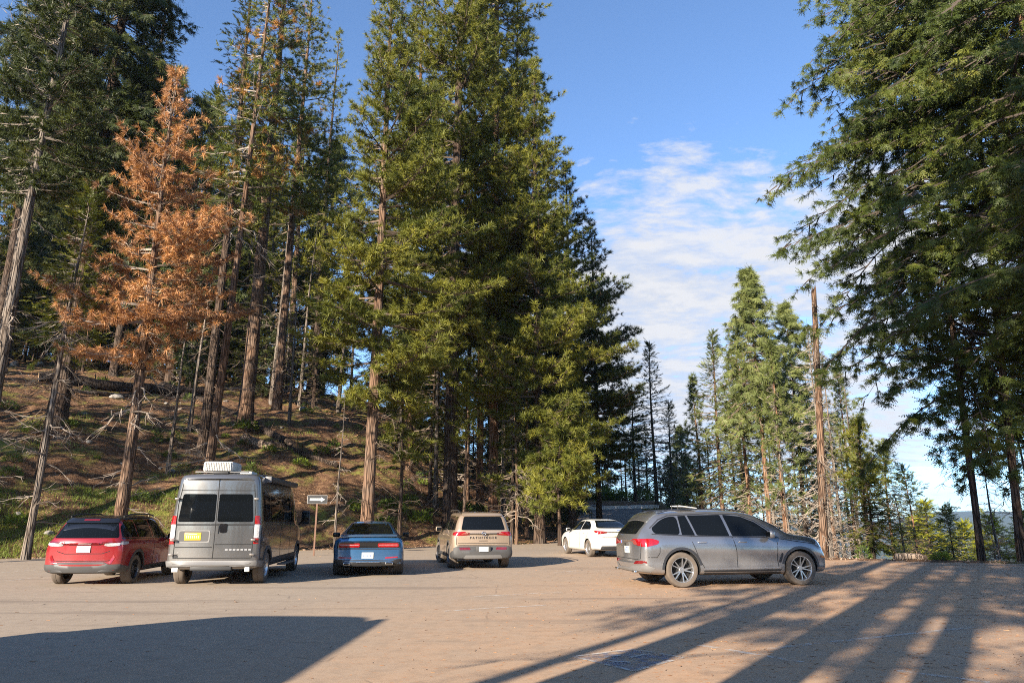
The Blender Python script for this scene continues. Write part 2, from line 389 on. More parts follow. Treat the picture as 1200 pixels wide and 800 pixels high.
mk = bobj('lot_markings', bm, M['line']); mk['kind'] = 'structure'
# square parking symbol: a worn blue pad with a white border and wheelchair outline
def quad(c, sx, sy, az):
    ca, sa = math.cos(az), math.sin(az)
    return [(c[0] + x * ca - y * sa, c[1] + x * sa + y * ca) for x, y in ((-sx, -sy), (sx, -sy), (sx, sy), (-sx, sy))]
qc = [gp(672, 770), gp(742, 787), gp(800, 771), gp(742, 761)]
bm = bmesh.new(); bm.faces.new([bm.verts.new((x, y, 0.009)) for x, y in qc]); pd = bobj('symbol_pad', bm, M['pad']); pd['kind'] = 'structure'
bm = bmesh.new(); strip(bm, qc + [qc[0]], 0.06, 0.014)
def qp(u, v):
    a = (1 - u) * (1 - v); b = u * (1 - v); c = u * v; d = (1 - u) * v
    return tuple(a * qc[0][i] + b * qc[1][i] + c * qc[2][i] + d * qc[3][i] for i in (0, 1))
strip(bm, [qp(0.45 + 0.2 * math.cos(t), 0.38 + 0.2 * math.sin(t)) for t in np.linspace(2.4, 6.6, 12)], 0.05, 0.014)
strip(bm, [qp(0.45, 0.80), qp(0.47, 0.50), qp(0.62, 0.48), qp(0.70, 0.26)], 0.06, 0.014)
strip(bm, [qp(0.45 + 0.05 * math.cos(t), 0.87 + 0.05 * math.sin(t)) for t in np.linspace(0, 6.28, 9)], 0.05, 0.014)
mk2 = bobj('symbol_marking', bm, M['line_faint']); mk2['kind'] = 'structure'
# white edge line of the road that climbs away behind
bm = bmesh.new()
pts = [(5.6 + 0.16 * (y - 44) + 2.9, y) for y in np.arange(50, 74, 1.5)]
strip(bm, pts, 0.16, 0.012); strip(bm, [(5.6 + 0.16 * (y - 44) - 2.9, y) for y in np.arange(50, 74, 1.5)], 0.14, 0.012)
el = bobj('road_edge_lines', bm, M['line']); el['kind'] = 'structure'
# ------------------------------------------------------------------ world: sky with clouds
w = bpy.data.worlds.new('World'); scene.world = w; w.use_nodes = True; w.node_tree.nodes.clear(); k = NT(w.node_tree)
sky = k.node('ShaderNodeTexSky', sky_type='NISHITA', sun_disc=False, sun_elevation=SUN_EL, sun_rotation=math.pi + SUN_AZ, altitude=2000.0, air_density=1.0, dust_density=0.3, ozone_density=1.6)
gen = k.node('ShaderNodeTexCoord').outputs['Generated']
sp = k.node('ShaderNodeSeparateXYZ', inp={'Vector': gen}); gx, gy, gz = sp.outputs
zz = k.math('ADD', k.math('MAXIMUM', gz, 0.0), 0.16)
cx = k.math('DIVIDE', gx, zz); cy = k.math('DIVIDE', gy, zz)
cv = k.node('ShaderNodeCombineXYZ', inp={0: cx, 1: cy, 2: 0.0}).outputs[0]
warpn = k.node('ShaderNodeTexNoise', inp={'Vector': cv, 'Scale': 1.6, 'Detail': 3.0}).outputs['Color']
cvw = k.mix(0.22, cv, warpn, 'ADD')
big = k.noise(k.mapping(cvw, (1, 1.3, 1), (3.1, 0.4, 0), (0, 0, 0.5)), 0.9, 4, 0.5)
rip = k.noise(k.mapping(cvw, (1.0, 1.8, 1), (1.2, 6, 0), (0, 0, 0.35)), 3.4, 8, 0.60)
fine = k.noise(k.mapping(cvw, (1, 1.6, 1), (7, 2, 0), (0, 0, 0.2)), 11.0, 6, 0.62)
cd = ray(850, 330); cd = cd / np.linalg.norm(cd)
dot = k.node('ShaderNodeVectorMath', operation='DOT_PRODUCT', inp={0: gen, 1: tuple(cd)}).outputs['Value']
near = k.ramp(dot, [(0.86, 0.0), (0.955, 0.75), (0.985, 1.0)])
high = k.ramp(gz, [(0.0, 0.35), (0.09, 1.0), (0.34, 1.0), (0.47, 0.70), (0.58, 0.12)])
mask = k.math('MULTIPLY', k.math('MAXIMUM', near, 0.35), high)
cl = k.math('ADD', k.math('ADD', k.math('MULTIPLY', big, 0.30), k.math('MULTIPLY', rip, 0.46)), k.math('MULTIPLY', fine, 0.24))
cm = k.math('ADD', cl, k.math('SUBTRACT', k.math('MULTIPLY', mask, 0.31), 0.222))
cov = k.ramp(cm, [(0.45, 0.0), (0.49, 0.42), (0.54, 0.85), (0.62, 0.98)])
shade = k.ramp(k.math('ADD', k.math('MULTIPLY', rip, 0.6), k.math('MULTIPLY', fine, 0.4)), [(0.36, (0.60, 0.68, 0.84)), (0.56, (0.98, 0.98, 1.0))])
skc = k.mix(1.0, sky.outputs[0], (0.86, 1.0, 1.15), 'MULTIPLY')
skc = k.mix(k.ramp(gz, [(0.0, 0.75), (0.22, 0.0)]), skc, k.mix(1.0, skc, (0.55, 0.76, 1.0), 'MULTIPLY'))
bg = k.node('ShaderNodeBackground', inp={'Color': skc, 'Strength': 0.084})
bc = k.node('ShaderNodeBackground', inp={'Color': shade, 'Strength': 0.27})
ms = k.node('ShaderNodeMixShader', inp={0: cov, 1: bg.outputs[0], 2: bc.outputs[0]})
k.node('ShaderNodeOutputWorld', inp={'Surface': ms.outputs[0]})

# ------------------------------------------------------------------ thin air between here and the far ridge
hm, k = newmat('haze_air')
vol = k.node('ShaderNodeVolumePrincipled', inp={'Color': (0.52, 0.70, 1.0, 1), 'Density': 0.00011, 'Anisotropy': 0.2})
k.node('ShaderNodeOutputMaterial', inp={'Volume': vol.outputs[0]})
bm = bmesh.new(); b_box(bm, (0, 3150, 40), (13000, 8200, 360)); hzb = bobj('haze', bm, hm); hzb['kind'] = 'stuff'
# ------------------------------------------------------------------ trees
def norm(a): return a / np.maximum(np.linalg.norm(a, axis=-1, keepdims=True), 1e-9)
def tuft_template(kind, rs):
    T = []
    if kind == 'pine':       # a puff of long needles round the twig's end
        n = 26
        for i in range(n):
            th = math.radians(rs.uniform(12, 100)); ph = rs.uniform(0, 2 * math.pi); L = rs.uniform(0.75, 1.15)
            d = np.array([math.sin(th) * math.cos(ph), math.sin(th) * math.sin(ph), math.cos(th)])
            s = norm(np.cross(d, rs.normal(size=3))) * 0.056
            b = np.array([0, 0, rs.uniform(-0.25, 0.2)]) + d * 0.05
            T.append([b - s, b + s, b + d * L])
    elif kind == 'spray':    # flat feathered spray, x across, z along, y the plane's normal
        n = 10
        for i in range(n):
            t = (i + 0.5) / n
            for sgn in (-1, 1):
                L = 0.46 * (1 - t * 0.75) * rs.uniform(0.8, 1.2); a = math.radians(rs.uniform(35, 60))
                b = np.array([0, rs.uniform(-0.03, 0.03), t]); d = np.array([sgn * math.sin(a), rs.uniform(-0.35, 0.35), math.cos(a)])
                s = np.array([0, rs.uniform(-0.3, 0.3), 1.0]) * 0.058
                T.append([b - s, b + s, b + d * L])
        T.append([[-0.03, 0, 0], [0.03, 0, 0], [0, 0, 1.1]])
    elif kind == 'frond':    # cedar: several drooping feathery fingers spreading in a fan
        for f in range(6):
            a = math.radians(-62 + 124 * (f + rs.uniform(-0.3, 0.3)) / 5); L = rs.uniform(0.6, 1.05)
            d = np.array([math.sin(a), rs.uniform(-0.3, 0.3), math.cos(a)]); c = np.array([d[2], 0, -d[0]])
            for i in range(5):
                t = (i + 0.35) / 5
                for sgn in (-1, 1):
                    l2 = 0.24 * (1.1 - t) * rs.uniform(0.8, 1.2)
                    b = d * L * t; s = d * 0.05
                    T.append([b - s, b + s, b + (d * 0.75 + sgn * c * 0.8) * l2 + np.array([0, rs.uniform(-0.06, 0.06), 0])])
            T.append([d * L * 0.05 - c * 0.016, d * L * 0.05 + c * 0.016, d * L * 1.05])
    return np.array(T, float)
_rs = np.random.RandomState(5)
TPL = {kk: [tuft_template(kk, _rs) for _ in range(4)] for kk in ('pine', 'spray', 'frond')}
def tufts_mesh(name, P, D, S, kind, mat, rs, up=None, tint_base=None):
    n = len(P); P = np.asarray(P); D = norm(np.asarray(D)); S = np.asarray(S)
    if up is None:
        up = rs.normal(size=(n, 3))
    up = norm(up); e1 = norm(np.cross(up, D)); e2 = np.cross(D, e1)
    Vs, Ts = [], []
    which = rs.randint(0, 4, n)
    tb = rs.uniform(0, 1, n) if tint_base is None else tint_base
    for w_ in range(4):
        idx = np.nonzero(which == w_)[0]
        if len(idx) == 0: continue
        T = TPL[kind][w_]; m = len(T)
        X = T.reshape(-1, 3)
        v = (X[None, :, 0, None] * e1[idx][:, None] + X[None, :, 1, None] * e2[idx][:, None] + X[None, :, 2, None] * D[idx][:, None]) * S[idx][:, None, None] + P[idx][:, None]
        Vs.append(v.reshape(-1, 3))
        nt = rs.uniform(-0.12, 0.12, (len(idx), m)) + tb[idx][:, None]
        Ts.append(np.repeat(nt.ravel(), 3))
    V = np.concatenate(Vs); t = np.clip(np.concatenate(Ts), 0, 1)
    return npmesh(name, V, np.arange(len(V)).reshape(-1, 3), mat, False, t)
def prism_arrays(A, B, ra, rb, k=4):
    A, B = np.asarray(A, float), np.asarray(B, float); D = norm(B - A)
    ref = np.where(np.abs(D[:, 2:3]) < 0.9, np.array([[0, 0, 1.0]]), np.array([[1.0, 0, 0]]))
    e1 = norm(np.cross(D, ref)); e2 = np.cross(D, e1); n = len(A)
    an = 2 * math.pi * np.arange(k) / k
    c = np.cos(an)[None, :, None]; s = np.sin(an)[None, :, None]
    ring = e1[:, None] * c + e2[:, None] * s
    va = A[:, None] + ring * np.asarray(ra)[:, None, None]; vb = B[:, None] + ring * np.asarray(rb)[:, None, None]
    V = np.concatenate([va, vb], 1).reshape(-1, 3)
    j = np.arange(k); f = np.stack([j, (j + 1) % k, (j + 1) % k + k, j + k], 1)
    Fm = (f[None] + (np.arange(n) * 2 * k)[:, None, None]).reshape(-1, 4)
    return V, Fm
def trunk_mesh(name, H, r, rs, mat, lean=0.0, wob=0.12, broken=False, flare=1.5):
    n = max(10, int(H / 0.8)); seg = 14
    t = np.linspace(0, 1, n); z = t * H - 1.2 * (t == 0)
    ph = rs.uniform(0, 6.28, 4)
    ax = wob * np.sin(t * 5 + ph[0]) * t + lean * H * t; ay = wob * np.sin(t * 4 + ph[1]) * t
    rad = r * ((1 - t) ** 0.8 * 0.97 + 0.03)
    if broken: rad = r * (1 - 0.45 * t)
    rad = rad * (1 + (flare - 1) * np.exp(-np.maximum(z, 0) / 0.55))
    a = 2 * math.pi * np.arange(seg) / seg
    rr = rad[:, None] * (1 + 0.06 * np.sin(a * 3 + ph[2])[None] + 0.05 * np.sin(a[None] * 5 + z[:, None] * 1.3))
    top = np.zeros((n, seg))
    if broken: top[-1] = rs.uniform(-0.3, 0.5, seg)
    V = np.stack([ax[:, None] + rr * np.cos(a), ay[:, None] + rr * np.sin(a), z[:, None] + top], -1).reshape(-1, 3)
    i, j = np.meshgrid(np.arange(n - 1), np.arange(seg), indexing='ij')
    Fm = np.stack([i * seg + j, i * seg + (j + 1) % seg, (i + 1) * seg + (j + 1) % seg, (i + 1) * seg + j], -1).reshape(-1, 4)
    Fm = np.concatenate([Fm, [[(n - 1) * seg + 0, (n - 1) * seg + 3, (n - 1) * seg + 7, (n - 1) * seg + 10]]])
    def axis(zq):
        tq = np.clip(np.asarray(zq) / H, 0, 1)
        return np.stack([np.interp(tq, t, ax), np.interp(tq, t, ay), tq * H], -1), np.interp(tq, t, rad)
    return npmesh(name, V, Fm, mat, True), axis
KIND = {
 # tuft kind, size, needle mat, droop, angle low/high, twig spacing, twig frac, up-curve
 'pine':  dict(tk='pine', ts=0.33, mat='needles_pine', a0=-12, a1=42, droop=0.18, tip=0.30, tw=0.30, twl=0.34, clump=0.42),
 'fir':   dict(tk='spray', ts=0.46, mat='needles_fir', a0=-22, a1=38, droop=0.06, tip=0.10, tw=0.22, twl=0.36, clump=0.12),
 'cedar': dict(tk='frond', ts=0.54, mat='needles_cedar', a0=-8, a1=26, droop=0.55, tip=0.12, tw=0.32, twl=0.30, clump=0.45),
}
def make_tree(H, r, R0, cb, kind='pine', mat=None, seed=0, nbr=130, shape='cone', bark_m='bark_pine', dens=1.0, deadb=0, lean=0.0,
              wob=0.12, broken=False, ts=None, twigm='twig', rmin=0.25, top_pow=0.9, topfoliage=None, crowned=True, side=None, deadlen=None, clumpy=0.0, twigk=3, hang=None, thin=1.0):
    """returns dict of meshes: trunk, branches, crown"""
    rs = np.random.RandomState(seed); K = KIND[kind]; ts = ts or K['ts']
    tm, axis = trunk_mesh('trunk', H, r, rs, M[bark_m], lean, wob, broken)
    sA, sB, sa, sb = [], [], [], []; TP, TD, TS, TT, TU = [], [], [], [], []
    def branch(z, az, L, ang, alive, droop, tip, rb):
        b0, rt = axis([z]); b0 = b0[0]
        dh = np.array([math.cos(az), math.sin(az), 0.0]); sd_ = np.array([-dh[1], dh[0], 0])
        n = 6; s = np.linspace(0, 1, n + 1); bend = rs.uniform(-0.22, 0.22)
        pts = b0 + L * (s[:, None] * math.cos(ang) * dh + (s * math.sin(ang) - droop * s ** 2 + tip * s ** 3)[:, None] * np.array([0, 0, 1]) + (bend * s ** 2)[:, None] * sd_)
        if not alive: pts[1:] += rs.normal(size=(n, 3)) * 0.035 * L
        rr = rb * thin * (1 - s * 0.88)
        sA.extend(pts[:-1]); sB.extend(pts[1:]); sa.extend(rr[:-1]); sb.extend(rr[1:])
        return pts, sd_, s
    Hc = H - cb
    if crowned:
        u = (np.arange(nbr) + rs.uniform(0, 1, nbr)) / nbr
        u = u ** 0.92
        for i in range(nbr):
            t = u[i]; z = cb + Hc * (t * 0.985)
            if shape == 'cone': prof = (1 - t) ** top_pow * min(1, 0.62 + t * 2.4)
            elif shape == 'column': prof = min(1, 0.45 + t * 2.5) * (1 - t ** 3.2) ** 0.8
            else: prof = math.sin(min(1, 0.25 + t * 0.9) * math.pi) ** 0.6 if t < 0.9 else 0.4
            L = max(rmin, R0 * prof * rs.uniform(0.62, 1.16)); az = rs.uniform(0, 2 * math.pi)
            if clumpy and rs.uniform() < clumpy * (1 - t): L *= rs.uniform(0.3, 0.7)
            if side is not None: L *= 1 + side[1] * math.cos(az - side[0])
            ang = R(K['a0'] + (K['a1'] - K['a0']) * t ** 1.2 + rs.uniform(-10, 10))
            pts, sd_, s = branch(z, az, L, ang, True, K['droop'] * rs.uniform(0.6, 1.3), K['tip'], 0.012 + 0.016 * L)
            tb = rs.uniform(0.0, 0.85)
            nt = max(3, int(L / K['tw'] * dens * 1.25)); q0 = 0.22 if L > 1.2 else 0.08
            qs = np.linspace(q0, 1.0, nt) + rs.uniform(-0.03, 0.03, nt); qs = np.clip(qs, 0.05, 1)
            for jn, qq in enumerate(qs):
                f = qq * 6; i0 = min(5, int(f)); base = pts[i0] + (pts[i0 + 1] - pts[i0]) * (f - i0); tan = norm(pts[i0 + 1] - pts[i0])
                l2 = L * K['twl'] * (1.15 - qq * 0.75) * rs.uniform(0.6, 1.2) + 0.12
                sg = 1 if jn % 2 else -1
                a = R(rs.uniform(38, 66)) if qq < 0.97 else R(rs.uniform(0, 20))
                d = norm(tan * math.cos(a) + sg * sd_ * math.sin(a) + np.array([0, 0, rs.uniform(-0.18, 0.18)]))
                end = base + d * l2 + np.array([0, 0, -0.10 * l2 if kind != 'pine' else 0.08 * l2])
                sA.append(base); sB.append(end); sa.append(0.012 + 0.004 * L); sb.append(0.005)
                step = ts * (0.58 if kind == 'pine' else 0.50) / dens
                m = max(1, int(l2 / step)); 
                if kind == 'pine':
                    g = np.linspace(K['clump'], 1.05, m + 1)[:m + 1] if m > 1 else np.array([1.0])
                elif kind == 'cedar': g = np.repeat(np.linspace(0.45, 1.0, m + 1), 2)
                else: g = np.linspace(0.15, 1.0, m + 1)
                for gg in g:
                    pp = base + (end - base) * gg + rs.normal(size=3) * 0.05
                    if kind == 'pine':
                        dd = d + rs.normal(size=3) * 0.35 + np.array([0, 0, 0.35 if hang is None else hang]); uu = rs.normal(size=3)
                    elif kind == 'fir':
                        dd = d + rs.normal(size=3) * 0.30 + np.array([0, 0, -0.08]); uu = np.cross(np.cross(dd, [0, 0, 1.0] + rs.normal(size=3) * 0.35), dd)
                        uu = np.cross(uu, dd) if False else uu
                    else:
                        dd = d * 0.55 + rs.normal(size=3) * 0.38 + np.array([0, 0, -0.95]); uu = rs.normal(size=3)
                    TP.append(pp); TD.append(dd); TS.append(ts * rs.uniform(0.7, 1.25)); TT.append(tb * 0.6 + rs.uniform(0, 0.4)); TU.append(uu)
        # leader
        p, _ = axis([H * 0.995]); 
        for i in range(8):
            TP.append(p[0] + [0, 0, -0.25 * i * 0.5]); TD.append(rs.normal(size=3) * 0.4 + [0, 0, 1]); TS.append(ts * 0.7); TT.append(0.5); TU.append(rs.normal(size=3))
    for i in range(deadb):       # bare dead branches, forked
        lo, hi = (1.2, cb + (0.15 * Hc if crowned else Hc)) if crowned else (1.5, H * 0.98)
        z = rs.uniform(lo, hi); az = rs.uniform(0, 2 * math.pi)
        L = (deadlen or 2.2) * rs.uniform(0.35, 1.0) * (1 if crowned else (1.15 - z / H))
        pts, sd_, s = branch(z, az, L, R(rs.uniform(-35, 22)), False, 0.28 * rs.uniform(0, 2), 0.1, 0.010 + 0.012 * L)
        for jn in range(int(3 + L * 3.0)):
            i0 = rs.randint(1, 6); base = pts[i0]; tan = norm(pts[min(i0 + 1, 6)] - pts[i0 - 1])
            d = norm(tan + sd_ * rs.uniform(-1.1, 1.1) + np.array([0, 0, rs.uniform(-0.9, 0.35)])); l2 = L * rs.uniform(0.18, 0.42)
            mid = base + d * l2 * 0.5; end = mid + norm(d + rs.normal(size=3) * 0.4) * l2 * 0.5
            sA.extend([base, mid]); sB.extend([mid, end]); sa.extend([0.012, 0.009]); sb.extend([0.009, 0.004])
    out = {'trunk': tm}
    if sA:
        V, Fm = prism_arrays(np.array(sA), np.array(sB), np.array(sa), np.array(sb), twigk)
        out['branches'] = npmesh('branches', V, Fm, M[twigm], False)
    if TP:
        up = np.array(TU)
        out['crown'] = tufts_mesh('crown', np.array(TP), np.array(TD), np.array(TS), K['tk'], M[mat or K['mat']], rs, up, np.clip(np.array(TT), 0, 1))
    return out
def plant(meshes, x, y, name, label, group=None, rz=0.0, sc=1.0, scz=None, sink=0.25, cat='tree', tilt=(0, 0)):
    e = bpy.data.objects.new(name, None); COL.objects.link(e); e.empty_display_size = 0.5
    e.location = (x, y, hz(x, y) - sink * 0.2); e.rotation_euler = (tilt[0], tilt[1], rz); e.scale = (sc, sc, scz or sc)
    tag(e, label, cat, group)
    for nm in ('trunk', 'branches', 'crown'):
        if nm in meshes:
            o = bpy.data.objects.new('crown' if (nm == 'branches' and 'crown' not in meshes) else nm, meshes[nm]); COL.objects.link(o); o.parent = e  # leafless trees have no crown: their bare branches take that name
    return e
def spot(px, py, Y):
    x, y, z = at_y(px, py, Y); return x, y
def height_to(px, py, Y, x, y):
    return at_y(px, py, Y)[2] - hz(x, y)
seedc = [100]
def tree(px, py, Y, top, r, R0, cbpx, kind, label, name='pine_tree', **kw):
    """trunk axis through pixel (px,py) at distance Y; its top and crown base at pixel rows top, cbpx"""
    x, y = spot(px, py, Y); H = height_to(px, top, Y, x, y); cb = max(1.0, height_to(px, cbpx, Y, x, y))
    seedc[0] += 1
    grp = kw.pop('group', None); rz = kw.pop('rz', 0.0); tilt = kw.pop('tilt', (0, 0))
    return plant(make_tree(H, r, R0, cb, kind, seed=kw.pop('seed', seedc[0]), **kw), x, y, name, label, grp, rz, tilt=tilt)
NTREES = []
# ---- left slope
tree(20, 330, 29, -170, 0.25, 3.4, 230, 'pine', 'tall pale-barked pine at the far left edge with a long bare trunk', nbr=150, deadb=18, bark_m='bark_grey', mat='needles_dark', dens=0.8, twigm='twig_grey')
tree(38, 220, 37, -200, 0.30, 3.8, 230, 'pine', 'second grey-trunked pine just behind the pale leftmost pine', nbr=140, deadb=20, bark_m='bark_grey', mat='needles_dark', dens=0.8, twigm='twig_grey')
tree(40, 590, 27.8, 215, 0.145, 1.5, 400, 'fir', 'thin young fir with a slender leaning trunk left of the red car, sparse dark top', 'fir_tree', nbr=60, deadb=30, bark_m='bark_grey', twigm='twig_grey', dens=0.7, lean=0.018)
tree(158, 480, 28.6, 82, 0.26, 4.7, 425, 'pine', 'dead pine with a full crown of orange-brown needles behind the red car', 'dead_pine_tree', nbr=125, deadb=26, mat='needles_brown', bark_m='bark_pine', dens=0.80, ts=0.27, twigm='twig_grey', hang=-0.9, clumpy=0.75, deadlen=2.6)
tree(250, 470, 33.5, -90, 0.23, 2.9, 250, 'pine', 'slim pine rising behind the camper van with patches of brown needles', nbr=110, deadb=18, mat='needles_mixed', bark_m='bark_pine', dens=0.6, lean=0.03, clumpy=0.5, twigm='twig_grey', deadlen=2.8)
tree(268, 250, 41, -70, 0.30, 3.4, 260, 'fir', 'dark-trunked open-crowned fir behind the orange dead pine', 'fir_tree', nbr=110, deadb=50, bark_m='bark_dark', dens=0.6, mat='needles_fir', clumpy=0.4)
tree(303, 330, 47, -110, 0.50, 4.6, 250, 'pine', 'huge flared old trunk on the slope above the camper van, tan needles in its crown', nbr=120, deadb=50, mat='needles_mixed', bark_m='bark_pine', dens=0.7, clumpy=0.4)
tree(135, 80, 38, -260, 0.42, 4.0, 250, 'cedar', 'very dark dense cedar at the upper left between grey trunks and the orange pine', 'cedar_tree', nbr=230, deadb=20, mat='needles_dark', bark_m='bark_dark', shape='column', dens=0.9)
tree(60, 60, 50, -260, 0.4, 4.5, 230, 'cedar', 'dark cedar whose crown fills the top left corner', 'cedar_tree', nbr=190, deadb=20, mat='needles_dark', bark_m='bark_dark', shape='column', dens=0.8)
tree(188, 60, 58, -90, 0.35, 4.2, 330, 'fir', 'olive green fir showing between the dark cedar and the orange pine', 'fir_tree', nbr=170, deadb=20, bark_m='bark_dark', dens=0.65)
tree(352, 150, 54, -45, 0.34, 5.6, 270, 'pine', 'sunlit pine crown above the pale snags, left of the big green stand', nbr=120, deadb=40, bark_m='bark_pine', dens=0.7, clumpy=0.3)
tree(385, 200, 66, 30, 0.30, 5.0, 330, 'pine', 'smaller green pine on the ridge behind the pale snags', nbr=90, deadb=36, bark_m='bark_dark', dens=0.6)
tree(95, 250, 33, 190, 0.12, 1.8, 420, 'fir', 'young green fir low in the gap between the leftmost trunks and the dead pine', 'fir_tree', nbr=80, deadb=24, bark_m='bark_dark', mat='needles_pine', dens=0.6)
# pale snags
for i, (px, Y, top, r, lb) in enumerate([
        (322, 57, 215, 0.20, 'tallest pale snag left of the ridge gap, sunlit on one side'), (338, 62, 300, 0.14, 'thin bare snag next to the tallest pale snag'),
        (355, 58, 265, 0.17, 'forked-looking pale snag in the middle of the dead trees on the ridge'), (372, 66, 290, 0.20, 'dark bare trunk on the ridge left of the sky gap'),
        (400, 62, 310, 0.20, 'straight dark snag standing in the sky gap on the ridge'), (414, 66, 330, 0.16, 'slim snag on the ridge just left of the big green stand'),
        (232, 44, 300, 0.13, 'thin grey snag behind the brown-needled pine'), (75, 42, 200, 0.18, 'weathered grey snag among the leftmost pines'),
        (212, 38, 360, 0.11, 'short snag with tangled dead branches right of the dead pine'), (345, 50, 330, 0.12, 'leaning snag in front of the pale ridge snags')]):
    tree(px, 420, Y, top, r, 1, top + 30, 'pine', lb, 'dead_snag', crowned=False, deadb=32, bark_m='bark_grey', twigm='twig_grey', deadlen=2.4, thin=0.7, group='bare dead trees on the left slope', lean=0.02 * (-1) ** i)
# ---- big green stand in the middle
tree(436, 500, 35.5, -60, 0.33, 5.3, 480, 'pine', 'broad ponderosa with a reddish plated trunk right of the one-way sign with low boughs', nbr=190, deadb=16, bark_m='bark_pine', dens=0.85, clumpy=0.25, top_pow=0.75, side=(0.0, 0.25))
tree(530, 480, 44, -230, 0.46, 5.8, 410, 'pine', 'thickest dark trunk in the middle stand with a crown reaching past the top edge', nbr=260, deadb=30, bark_m='bark_dark', dens=0.85)
tree(492, 150, 50, -60, 0.30, 6.0, 440, 'pine', 'sunlit pine filling the stand between its first trunk and the thickest one', nbr=210, deadb=20, bark_m='bark_red', dens=0.85)
tree(563, 480, 50, -120, 0.26, 4.4, 420, 'pine', 'slender red trunk right of the thickest trunk in the stand', nbr=150, deadb=30, bark_m='bark_red', dens=0.7)
tree(578, 500, 46, -330, 0.32, 5.7, 390, 'pine', 'tallest pine of the stand whose slanting side meets the open sky', nbr=300, deadb=34, bark_m='bark_red', dens=0.85, top_pow=1.0)
tree(606, 520, 50, -60, 0.28, 5.4, 460, 'pine', 'pine just inside the right side of the big green stand', nbr=200, deadb=30, bark_m='bark_dark', dens=0.8)
tree(632, 590, 44.5, 70, 0.34, 6.0, 525, 'pine', 'thick-trunked pine at the roadside right end of the stand', nbr=200, deadb=16, bark_m='bark_dark', dens=0.8)
tree(668, 480, 53, 188, 0.30, 6.0, 540, 'pine', 'dark pine at the right edge of the stand with boughs poking into the sky', nbr=190, deadb=16, bark_m='bark_dark', mat='needles_dark', dens=0.8, side=(0.0, 0.25), clumpy=0.3)
tree(700, 520, 60, 255, 0.26, 4.8, 560, 'pine', 'dark bushy pine behind the white sedan at the stand\'s right foot', nbr=150, deadb=12, bark_m='bark_dark', mat='needles_dark', dens=0.75)
tree(655, 560, 41, 494, 0.12, 2.5, 590, 'pine', 'small yellow-green pine glowing in the sun left of the white sedan', nbr=60, deadb=0, bark_m='bark_dark', mat='needles_yellow' if False else 'needles_pine', dens=0.9, shape='round')
tree(545, 540, 41, 440, 0.10, 1.3, 520, 'pine', 'sapling with bright low boughs at the foot of the thickest trunk', nbr=36, deadb=8, bark_m='bark_dark', dens=0.8)
tree(397, 560, 33, 455, 0.06, 0.9, 470, 'pine', 'thin bare pole of a dead sapling right of the one-way sign', 'dead_sapling', crowned=False, deadb=26, bark_m='bark_grey', twigm='twig_grey', deadlen=1.1)
tree(470, 560, 40, 395, 0.12, 2.6, 540, 'pine', 'young pine with drooping sunlit boughs right of the broad ponderosa', nbr=70, deadb=14, bark_m='bark_dark', dens=0.8, clumpy=0.3)
tree(600, 560, 43.5, 430, 0.11, 2.0, 580, 'pine', 'young pine in the shade behind the beige SUV', nbr=60, deadb=20, bark_m='bark_dark', dens=0.7)
tree(505, 540, 47, 380, 0.13, 2.8, 520, 'fir', 'shaded young fir left of the thickest trunk', 'fir_tree', nbr=90, deadb=20, bark_m='bark_dark', dens=0.6)
for i, (px, Y, top, r, lb) in enumerate([(512, 46, 250, 0.16, 'thin shaded trunk left of the thickest trunk'), (548, 52, 220, 0.2, 'narrow shaded trunk between the two big stand trunks'),
        (590, 54, 240, 0.2, 'bare shaded trunk deep in the right half of the stand'), (617, 48, 300, 0.14, 'thin dead trunk left of the roadside pine'), (470, 52, 300, 0.18, 'bare trunk deep behind the first ponderosa'), (605, 43, 450, 0.10, 'short stub tree behind the beige car')]):
    tree(px, 520, Y, top, r, 1, top + 30, 'pine', lb, 'dead_snag', crowned=False, deadb=60, bark_m='bark_pine' if i % 2 else 'bark_grey', twigm='twig_grey', deadlen=2.4, group='bare trunks inside the green stand')
# ---- behind the road, centre right
tree(765, 500, 73, 400, 0.20, 3.6, 580, 'fir', 'tall spire-shaped fir beyond the road behind the grey SUV\'s tail', 'fir_tree', nbr=150, deadb=16, bark_m='bark_dark', dens=0.55, mat='needles_dark')
tree(742, 520, 80, 462, 0.20, 3.0, 570, 'fir', 'darker fir left of the spire-shaped fir', 'fir_tree', nbr=110, deadb=10, bark_m='bark_dark', dens=0.5, mat='needles_dark')
tree(786, 530, 78, 470, 0.20, 2.6, 570, 'fir', 'shorter fir right of the spire-shaped fir', 'fir_tree', nbr=110, deadb=10, bark_m='bark_dark', dens=0.5, mat='needles_dark')
tree(840, 500, 58, 390, 0.20, 3.8, 590, 'fir', 'sunlit cone-shaped fir left of the tall trees past the grey SUV', 'fir_tree', nbr=170, deadb=20, bark_m='bark_pine', dens=0.6, mat='needles_sage')
tree(892, 500, 47, 312, 0.19, 3.7, 500, 'cedar', 'tall sunlit cedar with an orange trunk rising over the grey SUV\'s bonnet', 'cedar_tree', nbr=210, deadb=26, bark_m='bark_red', dens=0.55, mat='needles_sage', ts=0.5, top_pow=0.75)
tree(866, 520, 60, 420, 0.22, 2.8, 570, 'fir', 'shaded fir between the cone-shaped fir and the tall cedar', 'fir_tree', nbr=110, deadb=30, bark_m='bark_dark', dens=0.5)
tree(928, 450, 52, 352, 0.18, 3.6, 540, 'cedar', 'thin sage-green cedar behind the broken red trunk', 'cedar_tree', nbr=150, deadb=40, bark_m='bark_dark', dens=0.45, mat='needles_sage', ts=0.5, top_pow=0.75)
tree(948, 500, 34.5, 338, 0.215, 2.2, 340, 'pine', 'broken-topped reddish dead trunk with bare side branches right of the SUV', 'dead_snag', crowned=False, deadb=120, bark_m='bark_pine', twigm='twig_grey', deadlen=2.6, thin=0.6, broken=True, wob=0.05, lean=0.075)
